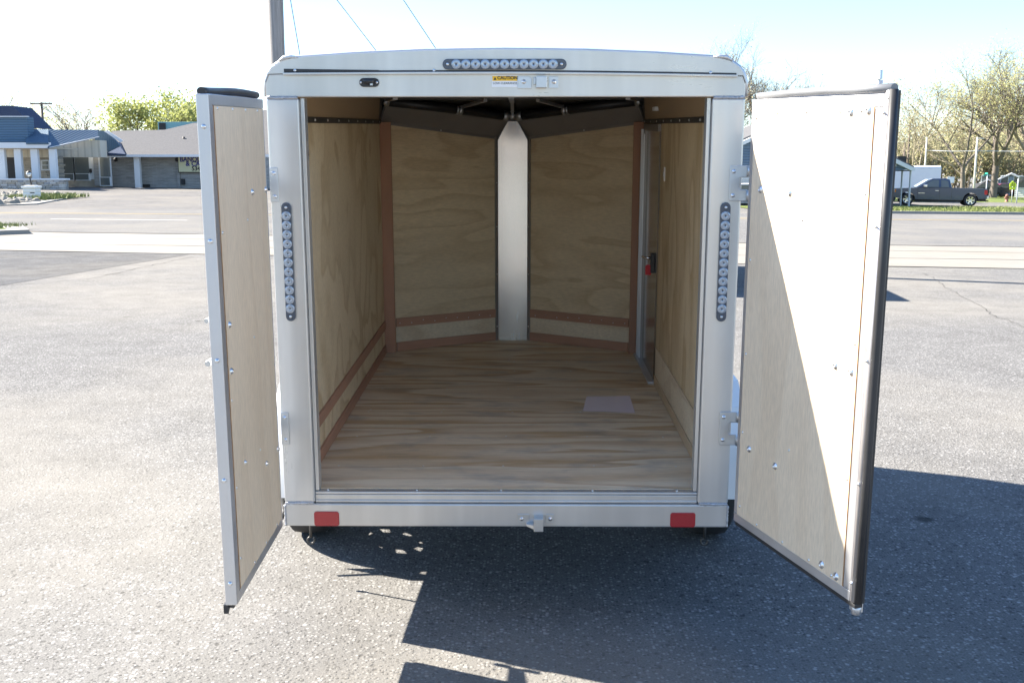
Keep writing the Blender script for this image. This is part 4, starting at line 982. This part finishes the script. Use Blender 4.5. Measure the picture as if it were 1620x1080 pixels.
# blue roofs
hb('blue_siding_front', M['blue_lap'], -60, 42, 184.5, 226, 67.0, 1.0)
hb('siding_cap', M['fascia'], -60, 43, 183.6, 185.2, 66.8, .3)
hq('hip_roof', M['shingle_blue'], [(-60, 184, 68), (57, 203, 72), (40, 184.5, 70.5), (36, 184, 68)], th=.05)
hp('hip_roof', M['shingle_blue'], [(-60, 184), (56, 203), (37, 184), (20, 167.5), (-60, 166)], 73, 3)
hq('blue_metal_roof', M['blue_metal'], [(41, 226, 66.1), (76.5, 226, 66.1), (76.5, 205, 68.5), (41, 203.5, 68.5)])
hq('blue_metal_roof', M['blue_metal'], [(76.3, 233, 66.0), (155.5, 216.2, 72.4), (155, 205.5, 73.5), (76.3, 205, 68.5)])
hq('gable_soffit_edge', M['fascia'], [(78, 233.8, 66.1), (156, 217.0, 72.5), (156, 216.0, 72.5), (78, 232.8, 66.1)], th=.05)
# rooftop unit
acu = empty('rooftop_unit', at(275, 208, 82)); tag(acu, 'teal air handling unit on top of the shingle roof', 'air conditioner'); o = Vector(acu.location)
a = at(250, 207, 82); b = at(318, 193, 82); mb = MB(); mb.box(a.x-o.x, b.x-o.x, 0, 2, a.z-o.z-.3, b.z-o.z); mb.build('cabinet', M['teal'], acu, bevel=.03)
a2 = at(252, 205.5, 81.95); b2 = at(262, 194.5, 81.95); mb = MB()
for k_ in range(6):
    xx = a2.x+(b2.x-a2.x)*k_/6; mb.box(xx-o.x, xx+.08-o.x, -.08, -.01, a2.z-o.z, b2.z-o.z)
mb.build('louvre', M['dark_trim'], acu)
# sign on the wing
sg = empty('hall_sign', at(283, 272, 75.7)); tag(sg, 'cream banquet sign with navy letters on the brick wing', 'sign'); o = Vector(sg.location)
a = at(283.5, 272, 75.7); b = at(343, 249, 75.7); W_ = b.x-a.x; HH = b.z-a.z
mb = MB(); mb.box(0, W_, 0, .15, 0, HH); mb.build('panel', M['sign_cream'], sg)
mb = MB(); mb.box(-.05, W_+.05, .02, .17, -.06, HH+.04); mb.build('rim', M['dark_trim'], sg)
text('BANQU', .50, M['navy'], sg, (.12, -.02, HH-.42), ex=.008, bold=.012, sx=.92)
text('& CA', .50, M['navy'], sg, (.55, -.02, HH-.74), ex=.008, bold=.012, sx=.95)
text('534', .44, M['print'], sg, (.98, -.02, HH-1.07), ex=.008, bold=.012)
# low stone wall of single stones
LW = empty('low_stone_wall', at(30, 300, 65.2)); tag(LW, 'low split stone wall with white cap in front of the porch', 'wall'); o = Vector(LW.location)
a = at(-45, 300.5, 65.3); b = at(105, 285, 65.3)
mb = MB(); mb.box(a.x-o.x, b.x-o.x-.05, .16, .5, a.z-o.z-.1, b.z-o.z); mb.build('core', M['mortar'], LW)
a = at(-45, 285, 65.2); b = at(105.5, 283, 65.2); mb = MB(); mb.box(a.x-o.x, b.x-o.x, -.05, .55, a.z-o.z, b.z-o.z+.02); mb.build('cap', M['fascia'], LW, bevel=.02)
sm_ = []
for k_ in range(6):
    mb = MB(); q = []
    for zz in (-.5, .5):
        for xx, yy in ((-.5, -.5), (.5, -.5), (.5, .5), (-.5, .5)): q.append((xx*rnd.uniform(.92, 1), yy*rnd.uniform(.8, 1), zz*rnd.uniform(.9, 1)))
    mb.hexa(q); so = mb.build('stone', M['stone'], LW, bevel=.04); sm_.append(so)
used = 0
for j in range(5):
    py = 285.3+j*3.05; px = -45 - rnd.uniform(0, 4)
    while px < 103:
        w = rnd.uniform(5.5, 13); e = min(px+w, 105); A = at(px, py+2.9, 65.3); B = at(e-.4, py+.1, 65.3)
        so = sm_[used] if used < 6 else again(sm_[rnd.randrange(6)], LW)
        so.location = ((A.x+B.x)/2-o.x, .1, (A.z+B.z)/2-o.z); so.scale = (B.x-A.x, .28+rnd.uniform(0, .12), B.z-A.z); used += 1; px = e
        if e >= 105: break
# lamp on a stone plinth
pl = Vector((-24.75, 49.2, gz(-24.75, 49.2)+.06)); LP = empty('plinth_lamp', pl); tag(LP, 'white stone plinth carrying a small leaning lamp post', 'lamp')
mb = MB(); mb.prism([(-.32, -.3), (.32, -.3), (.32, .3), (-.32, .3)], 'z', -.1, .55); mb.prism([(-.37, -.35), (.37, -.35), (.37, .35), (-.37, .35)], 'z', .55, .66); mb.prism([(-.25, -.2), (.25, -.2), (.25, .2), (-.25, .2)], 'z', .66, .70)
mb.build('plinth', M['white_lap'], LP, bevel=.03)
mb = MB(); mb.box(.04, .27, -.312, -.295, .30, .345); mb.build('name_plate', M['dark_trim'], LP)
mb = MB(); mb.tube([(0, 0, .7), (-.04, 0, 1.0), (-.08, 0, 1.17)], [.045, .035, .03], 10); mb.build('post', M['dark_trim'], LP)
mb = MB(); mb.lathe([(.03, 1.13), (.10, 1.18), (.13, 1.28), (.09, 1.36), (.02, 1.41)], (-.09, 0, 0), 'z', 14); mb.build('lantern', M['clear_lamp'], LP)
mb = MB(); mb.lathe([(.14, 1.33), (.06, 1.40), (.001, 1.44)], (-.09, 0, 0), 'z', 14); mb.build('lamp_cap', M['dark_trim'], LP)
# porch lantern at the entrance
pl2 = at(91, 283, 68); L2 = empty('porch_lantern', pl2); tag(L2, 'black lantern on a thin post beside the entrance windows', 'lamp')
mb = MB(); mb.tube([(0, 0, -.6), (0, 0, .62)], .06, 8); mb.build('post', M['dark_trim'], L2)
mb = MB(); mb.lathe([(.06, .6), (.11, .64), (.14, .85), (.15, .88), (.03, 1.0)], (0, 0, 0), 'z', 8); mb.build('lantern', M['clear_lamp'], L2)
mb = MB(); mb.lathe([(.17, .87), (.06, .98), (.001, 1.05)], (0, 0, 0), 'z', 8); mb.build('lamp_cap', M['dark_trim'], L2)

# ================================================================== POLES AND SIGNS
def pole(name, px, Y, py_top, r, m, label, arms=(), grp='distant poles'):
    t = at(px, py_top, Y); z = gz(t.x, Y); o = empty(name, (t.x, Y, z)); tag(o, label, 'pole', grp)
    h = t.z - z; mb = MB(); mb.tube([(0, 0, -.2), (0, 0, h*.5), (0, 0, h)], [r, r*.9, r*.75], 8); mb.build('shaft', m, o)
    for dz, w in arms: mb = MB(); mb.beam((-w, -.1, h-dz), (w, -.1, h-dz), .12, .14); mb.build('crossarm', m, o)
    return o
pole('telephone_pole', 65.5, 98, 162, .15, M['pole_far'], 'grey telephone pole with crossarm above the porch roof', [(.12, 1.05)])
pole('telephone_pole', 1440, 120, 195, .16, M['pole_far'], 'dark telephone pole with two small arms left of the slender tree', [(.3, .35), (4.0, 1.7)])
pole('telephone_pole', 1432, 130, 226, .15, M['pole_far'], 'shorter dark pole close to the taller telephone pole', [(2.2, .5)])
pole('light_pole', 1466.5, 84, 217, .08, M['pale_pole'], 'pale thin pole above the white van body', ())
lp2 = pole('light_pole', 1546.5, 82, 217, .10, M['pale_pole'], 'pale thin pole with a short arm behind the truck bed', ())
hz = at(1546.5, 219, 82).z - lp2.location.z; mb = MB(); mb.tube([(0, 0, hz), (.5, 0, hz-.02)], .05, 6); mb.build('arm', M['pale_pole'], lp2)
a = at(1466.5, 238, 84); b = at(1546.5, 239, 82); c = at(1680, 238, 80)
mb = MB(); mb.tube([a, (a+b)/2-Vector((0, 0, .05)), b, (b+c)/2-Vector((0, 0, .05)), c], .02, 5); tag(mb.build('overhead_wire', M['fascia']), 'thin overhead wire strung between the thin poles at right', 'wire')
# tall road sign seen over the right door
tp = at(1391, 150, 60); ts = empty('tall_sign', (tp.x, 60, gz(tp.x, 60))); tag(ts, 'tall white sign box showing just above the right door', 'sign'); z0 = ts.location.z
A = at(1386, 126, 60); B = at(1397, 110, 60)
mb = MB(); mb.tube([(-.1, 0, -.2), (-.1, 0, A.z-z0)], .12, 10); mb.build('post', M['white'], ts)
mb = MB(); mb.hexa([(A.x-tp.x-.1, .1, A.z-z0), (A.x-tp.x+.12, -.25, A.z-z0), (B.x-tp.x, 0, A.z-z0+.02), (B.x-tp.x-.2, .35, A.z-z0), (A.x-tp.x-.1, .1, B.z-z0), (A.x-tp.x+.12, -.25, B.z-z0-.05), (B.x-tp.x, 0, B.z-z0), (B.x-tp.x-.2, .35, B.z-z0)]); mb.build('cabinet', M['white'], ts, bevel=.02)
mb = MB(); mb.hexa([(A.x-tp.x+.14, -.27, A.z-z0+.05), (B.x-tp.x-.02, -.03, A.z-z0+.07), (B.x-tp.x-.02, -.02, A.z-z0+.07), (A.x-tp.x+.14, -.25, A.z-z0+.05), (A.x-tp.x+.14, -.27, B.z-z0-.11), (B.x-tp.x-.02, -.03, B.z-z0-.06), (B.x-tp.x-.02, -.02, B.z-z0-.06), (A.x-tp.x+.14, -.25, B.z-z0-.11)]); mb.build('face', plain('pale_blue_face', (.52, .62, .78), .4), ts)
A = at(1388, 132.5, 60.02); B = at(1396, 127, 60.02); mb = MB(); mb.box(A.x-tp.x, B.x-tp.x, -.1, .15, A.z-z0, B.z-z0); mb.build('lower_panel', plain('lilac_panel', (.60, .60, .72), .4), ts)

# ================================================================== BLUE GABLED SHOP (behind the right door)
SY = 60.5
S0 = at(1300, 330, SY); S = empty('gabled_shop', (S0.x, SY, gz(S0.x, SY))); tag(S, 'slate blue gabled shop with open porch behind the right trailer door', 'building'); o = Vector(S.location)
def sb(name, m, px0, px1, py0, py1, Y, dep, bevel=0):
    a = at(px0, py1, Y); b = at(px1, py0, Y); mb = MB(); mb.box(a.x-o.x, b.x-o.x, Y-o.y, Y+dep-o.y, a.z-o.z, b.z-o.z); return mb.build(name, m, S, bevel=bevel)
def spr(name, m, pts, Y, dep):
    P = [at(px, py, Y)-o for px, py in pts]; mb = MB(); mb.prism([(p.x, p.z) for p in P], 'y', Y-o.y, Y+dep-o.y); return mb.build(name, m, S)
spr('gable_face', M['blue_gable'], [(1098, 262), (1098, 258), (1271, 183), (1443, 267.5), (1405, 272), (1380, 262)], SY, .3)
spr('roof_fascia', M['fascia'], [(1090, 262), (1271, 180), (1448, 266), (1448, 270), (1443, 270.5), (1271, 187), (1096, 265)], SY-.25, .5)
spr('roof', M['shingle'], [(1094, 256), (1271, 176.5), (1446, 263), (1446, 266), (1271, 180), (1094, 260)], SY+.26, 11)
sb('front_wall', M['cream_lap'], 1098, 1380, 262, 322, SY+.05, 8)
sb('porch_ceiling', M['dark_trim'], 1381, 1443, 269.5, 271, SY+.3, 9)
sb('wall_sign', M['sticker'], 1412, 1418, 258.5, 263.5, SY-.05, .05)
for a, b, yy, pb_ in ((1409, 1412.5, 68, 324.5), (1424.5, 1429, 62, 326.5), (1437.5, 1442.5, 60.7, 327.5)): sb('porch_column', M['fascia'], a, b, 270 if yy < 66 else 266, pb_, yy, .2)
mb = MB(); a = at(1418, 247.5, 63)-o; mb.box(a.x-.25, a.x+.3, 1.5, 2.2, a.z-.35, a.z); mb.build('roof_vent', M['dark_trim'], S)

# ================================================================== PICKUP TRUCK
TX, TY = 27.6, 66.6
tk = empty('pickup_truck', (TX, TY, gz(TX, TY)+.02), R(-13)); tk.rotation_euler = (0, R(.8), R(-13))
tag(tk, 'dark slate blue extended cab pickup truck parked nose left', 'truck')
def loft(mb, secs):                                           # rings of equal length
    n = len(secs[0]); b = len(mb.v); mb.add([p for r in secs for p in r], [(i*n+j, i*n+(j+1) % n, (i+1)*n+(j+1) % n, (i+1)*n+j) for i in range(len(secs)-1) for j in range(n)] + [tuple(range(n))[::-1], tuple((len(secs)-1)*n+j for j in range(n))], False)
HWD = .98
def arch(cx, r, n=10): return [(cx + r*math.cos(math.pi-math.pi*i/n), .42 + r*math.sin(math.pi-math.pi*i/n)) for i in range(n+1)]
side = [(-2.92, .52), (-2.98, .62), (-2.98, .95), (-2.92, 1.08), (-1.55, 1.15), (-1.45, 1.16), (.78, 1.19), (.80, 1.16), (2.92, 1.16), (2.96, 1.10), (2.96, .50), (2.45, .50)] + [(x, z) for x, z in arch(1.98, .47)][::-1] + [(1.45, .40), (-1.42, .40)] + [(x, z) for x, z in arch(-1.92, .47)][::-1] + [(-2.44, .46)]
mb = MB(); mb.prism(side, 'y', -HWD, HWD); mb.build('body', M['paint'], tk, bevel=.05)
mb = MB(); cabp = [(-1.40, 1.16), (-.55, 1.72), (-.40, 1.77), (.45, 1.78), (.66, 1.72), (.80, 1.17)]
q0 = [(x, -HWD+.02 if z < 1.3 else -HWD+.17, z) for x, z in cabp]; q1 = [(x, HWD-.02 if z < 1.3 else HWD-.17, z) for x, z in cabp]
loft(mb, [q0, q1]); mb.build('cab', M['paint'], tk, bevel=.05)
def tglass(name, pts, s=-1, m=None):
    mb = MB(); q = []
    for off in (0, .012):
        for x, z in pts: q.append((x, s*(HWD-.02-(z-1.16)*.25 + .012 + off), z))
    n = len(pts); mb.add(q, [tuple(range(n)), tuple(range(n, 2*n))] + [(k, (k+1) % n, n+(k+1) % n, n+k) for k in range(n)]); return mb.build(name, m or M['glass'], tk)
for s in (-1, 1):
    tglass('side_window', [(-1.02, 1.22), (-.52, 1.60), (-.36, 1.68), (-.02, 1.68), (-.02, 1.22)], s)
    tglass('rear_side_window', [(.12, 1.22), (.12, 1.68), (.42, 1.67), (.56, 1.60), (.62, 1.22)], s)
mb = MB(); mb.add([(-1.37, -.80, 1.20), (-1.37, .80, 1.20), (-.62, .74, 1.69), (-.62, -.74, 1.69), (-1.40, -.80, 1.22), (-1.40, .80, 1.22), (-.65, .74, 1.71), (-.65, -.74, 1.71)], [(0,1,2,3),(4,5,6,7),(0,1,5,4),(1,2,6,5),(2,3,7,6),(3,0,4,7)]); mb.build('windscreen', plain('pale_windscreen', (.45, .55, .58), .08), tk)
w0 = None
for cx in (-1.92, 1.98):
    for s in (-1, 1):
        w = empty('wheel', (cx, s*.84, .40), 0, tk); w.rotation_euler = (0, 0, 0 if s < 0 else math.pi)
        if w0 is None:
            mb = MB(); mb.lathe([(.25, -.12), (.33, -.14), (.39, -.12), (.40, -.06), (.40, .06), (.39, .12), (.33, .14), (.25, .12)], (0, 0, 0), 'y', 32); mb.build('tyre', M['tyre'], w)
            mb = MB(); mb.lathe([(.26, -.12), (.24, -.125), (.235, -.10), (.235, .1)], (0, 0, 0), 'y', 32); mb.lathe([(.0001, -.12), (.06, -.115), (.075, -.09)], (0, 0, 0), 'y', 16)
            for k_ in range(6):
                a = k_*math.pi/3; mb.beam((.05*math.cos(a), -.105, .05*math.sin(a)), (.245*math.cos(a), -.11, .245*math.sin(a)), .085, .03, (0, 1, 0))
            mb.build('rim', M['chrome'], w); mb = MB(); mb.lathe([(.0001, -.05), (.235, -.05)], (0, 0, 0), 'y', 24); mb.build('brake_disc', M['dark_trim'], w); w0 = w
        else:
            for ch in w0.children: again(ch, w)
mb = MB(); mb.box(-3.08, -2.90, -.95, .95, .50, .74); mb.build('front_bumper', M['chrome'], tk, bevel=.04)
mb = MB(); mb.box(2.94, 3.10, -.92, .92, .50, .70); mb.build('rear_bumper', M['chrome'], tk, bevel=.04)
for s in (-1, 1):
    mb = MB(); mb.box(-2.995, -2.74, s*.985, s*.70, .82, 1.06); mb.build('headlight', M['clear_lamp'], tk, bevel=.02)
    mb = MB(); mb.box(-2.76, -2.66, s*.994, s*.80, .84, 1.04); mb.build('indicator', M['amber'], tk, bevel=.02)
    mb = MB(); mb.box(2.78, 2.975, s*.99, s*.80, .78, 1.08); mb.build('taillight', M['tail'], tk, bevel=.02)
    mb = MB(); mb.box(-.98, -.76, s*.98, s*1.22, 1.20, 1.40); mb.build('mirror', M['chrome'], tk, bevel=.04)
    for x in (-.12,): mb = MB(); mb.box(x-.12, x+.12, s*.98, s*1.015, .98, 1.02); mb.build('door_handle', M['chrome'], tk, bevel=.008)
    mb = MB(); mb.box(-1.30, .72, s*.978, s*.992, .70, .735); mb.build('side_moulding', M['paint'], tk)
    mb = MB(); mb.box(-1.26, -.85, s*.978, s*.988, .80, .83); mb.build('badge', M['chrome'], tk)
    for x in (-1.30, .06, .80): mb = MB(); mb.box(x-.008, x+.008, s*.979, s*.986, .46, 1.14); mb.build('door_gap', M['dark_trim'], tk)
mb = MB(); mb.box(-2.995, -2.97, -.68, .68, .80, 1.06); mb.build('grille', M['dark_trim'], tk)
mb = MB(); mb.box(-1.40, 1.44, -.80, .80, .26, .40); mb.box(2.46, 2.95, -.7, .7, .34, .49); mb.build('chassis', M['dark_trim'], tk)
mb = MB(); mb.beam((2.9, 0, .42), (3.25, 0, .34), .07, .07); mb.build('tow_hitch', M['dark_trim'], tk)
mb = MB(); mb.box(.84, 2.90, -.86, .86, 1.155, 1.166); mb.build('bed_liner', M['dark_trim'], tk)

# ================================================================== WHITE BOX TRAILERS
def box_trailer(name, loc, rz, L, W, Hh, label, grp=None):
    e = empty(name, loc, rz); tag(e, label, 'trailer', grp)
    p = [(-W/2, .45), (-W/2, Hh-.18), (-W/2+.05, Hh-.06), (-W/2+.18, Hh), (W/2-.18, Hh), (W/2-.05, Hh-.06), (W/2, Hh-.18), (W/2, .45)]
    mb = MB(); mb.prism(p, 'y', 0, L); mb.build('body', M['white'], e, bevel=.03)
    mb = MB(); mb.box(-W/2-.01, W/2+.01, -.01, L+.01, Hh-.22, Hh-.19); mb.build('roof_rail', M['alu_h'], e)
    mb = MB(); mb.box(-.03, .03, -.02, -.002, .5, Hh-.25); mb.build('door_seam', M['dark_trim'], e)
    for s in (-1, 1):
        mb = MB(); mb.lathe([(.001, -.1), (.2, -.1), (.33, -.09), (.34, .09), (.2, .1), (.001, .1)], (s*(W/2+.02), L*.5, .335), 'x', 20); mb.build('wheel', M['tyre'], e)
        mb = MB(); mb.box(s*(W/2), s*(W/2+.2), L*.5-.45, L*.5+.45, .72, .76); mb.build('fender', M['white'], e)
    return e
bx = at(1430, 300, 74); box_trailer('box_trailer', (bx.x+3.0, 76, gz(bx.x, 76)), R(90), 7.2, 2.2, 2.65, 'long white box trailer parked behind the pickup truck')
box_trailer('box_trailer', (2.12, 12.4, gz(2.1, 12.4)), R(-6), 5.2, 2.1, 2.32, 'white box trailer hidden behind the silver cargo trailer')

# ================================================================== SIGNS AND HOUSES ON THE RIGHT
def post_sign(name, px, Y, py0, py1, label, cat='sign'):
    b = at(px, py1, Y); e = empty(name, (b.x, Y, gz(b.x, Y))); tag(e, label, cat); return e
e = post_sign('road_sign', 1504, 80, 270, 330, 'blank white rectangular sign on a post behind the truck bed'); o = Vector(e.location)
a = at(1498, 289.5, 80)-o; b = at(1510, 280, 80)-o; mb = MB(); mb.box(a.x, b.x, -.03, .0, a.z, b.z); mb.build('panel', M['sticker'], e, bevel=.01); mb = MB(); mb.tube([(a.x+.3, .03, -.1), (a.x+.3, .03, b.z)], .04, 8); mb.build('post', M['galv'], e)
e = post_sign('street_sign', 1558.5, 78, 270, 325, 'green street name sign on a galvanised post'); o = Vector(e.location)
a = at(1556, 278.3, 78)-o; b = at(1565, 276, 78)-o; mb = MB(); mb.box(a.x, b.x, -.02, .02, a.z, b.z); mb.build('blade', M['street'], e); mb = MB(); mb.beam(((a.x+b.x)/2, -.25, b.z+.08), ((a.x+b.x)/2, .25, b.z+.08), .03, .1); mb.build('blade', M['street'], e); mb = MB(); mb.tube([(0, 0, -.2), (0, 0, b.z)], .04, 8); mb.build('post', M['galv'], e)
e = post_sign('school_sign', 1602, 79, 285, 318, 'yellow green school crossing sign with plaque below'); o = Vector(e.location)
P = [at(px, py, 79)-o for px, py in ((1597, 295.5), (1597, 291), (1602.3, 286), (1607.6, 291), (1607.6, 295.5))]; mb = MB(); mb.prism([(p.x, p.z) for p in P], 'y', -.03, 0); mb.build('panel', M['school'], e)
a = at(1597.4, 300, 79)-o; b = at(1606.5, 296.4, 79)-o; mb = MB(); mb.box(a.x, b.x, -.03, 0, a.z, b.z); mb.build('plaque', M['school'], e)
cx = (P[0].x+P[4].x)/2; cz = P[1].z
mb = MB()
for dx, k_ in ((-.08, 1.), (.07, .85)):
    mb.lathe([(.001, -.034), (.028*k_, -.034), (.028*k_, -.031)], (cx+dx, 0, cz+.08*k_), 'y', 8)
    mb.prism([(cx+dx-.03, cz-.06), (cx+dx+.03, cz-.06), (cx+dx+.025, cz+.05*k_), (cx+dx-.025, cz+.05*k_)], 'y', -.035, -.031)
    mb.prism([(cx+dx-.05, cz-.17), (cx+dx-.02, cz-.17), (cx+dx+.0, cz-.06), (cx+dx-.03, cz-.06)], 'y', -.035, -.031); mb.prism([(cx+dx+.03, cz-.17), (cx+dx+.06, cz-.17), (cx+dx+.03, cz-.06), (cx+dx+.0, cz-.06)], 'y', -.035, -.031)
mb.build('walking_children_symbol', M['print'], e)
mb = MB(); mb.tube([(cx, .03, -.2), (cx, .03, P[1].z)], .035, 8); mb.build('post', M['galv'], e)
pole('sign_post', 1611, 76, 283, .05, M['galv'], 'bare galvanised post right of the school sign', (), 'roadside posts')
hyd = at(1597, 320, 80); e = empty('fire_hydrant', (hyd.x, 80.5, gz(hyd.x, 80.5))); tag(e, 'small rusty red fire hydrant on the lawn', 'hydrant')
mb = MB(); mb.lathe([(.16, 0), (.16, .06), (.11, .08), (.11, .42), (.14, .44), (.12, .54), (.05, .62), (.001, .63)], (0, 0, 0), 'z', 14); mb.build('barrel', M['hydrant'], e)
mb = MB(); mb.tube([(-.2, 0, .33), (.2, 0, .33)], .06, 10); mb.build('nozzle', M['hydrant'], e)
def house(name, px0, px1, py0, py1, apex, Y, dep, m, roofm, label):
    a = at(px0, py1, Y); b = at(px1, py0, Y); e = empty(name, ((a.x+b.x)/2, Y, gz((a.x+b.x)/2, Y)), -math.atan2((a.x+b.x)/2, Y+4)); tag(e, label, 'house'); o = Vector(e.location); w = (b.x-a.x)/2
    mb = MB(); ap = at(1500, apex, Y).z-o.z; h = b.z-o.z; mb.prism([(-w, -.2), (w, -.2), (w, h), (0, ap-.1), (-w, h)], 'y', 0, dep); mb.build('wall', m, e)
    mb = MB(); mb.prism([(-w-.35, h-.12), (0, ap), (w+.35, h-.12), (w+.35, h), (0, ap+.15), (-w-.35, h)], 'y', -.3, dep+.3); mb.build('roof', roofm, e)
    for dx in (-.5, .5):
        mb = MB(); mb.box(dx*w-.4, dx*w+.4, -.06, .05, .9, 2.1); f = mb.build('window', M['fascia'], e); mb = MB(); mb.box(dx*w-.32, dx*w+.32, -.08, -.05, .98, 2.02); mb.build('pane', M['glass'], f)
    return e
house('white_house', 1553, 1571, 291, 312, 285, 104, 6, M['white_lap'], M['fascia'], 'small white house left of the thick tree trunk')
house('grey_house', 1579, 1618, 286, 311, 276, 108, 8, M['house_blue'], M['fascia'], 'grey blue house behind the thick tree trunk')
hs = house('white_house', 1606, 1650, 292, 318, 283, 98, 6, M['white_lap'], M['shingle'], 'white porch fronted house at the right edge')
def parked_car(px, Y, m, label):
    p = at(px, 312, Y); e = empty('parked_car', (p.x, Y, gz(p.x, Y)), 0); tag(e, label, 'car')
    body = [(-2.1, .35), (-2.15, .7), (-1.3, .85), (-.7, 1.3), (.7, 1.32), (1.3, .92), (2.1, .85), (2.15, .4)]
    mb = MB(); mb.prism(body, 'y', -.85, .85); mb.build('body', m, e, bevel=.06)
    mb = MB(); mb.prism([(-1.15, .88), (-.65, 1.25), (.65, 1.27), (1.15, .92)], 'y', -.86, .86); mb.build('window', M['glass'], e)
    for x in (-1.3, 1.3):
        for s in (-.8, .8): mb = MB(); mb.lathe([(.001, -.1), (.3, -.1), (.32, .1), (.001, .1)], (x, s, .32), 'y', 16); mb.build('wheel', M['tyre'], e)
parked_car(1558, 100, M['dark_trim'], 'dark car parked in front of the small white house'); parked_car(1588, 103, M['garnet'], 'dark red car parked in front of the grey house')
parked_car(1176, 58.5, M['white'], 'white car glimpsed between the trailer and its right door')
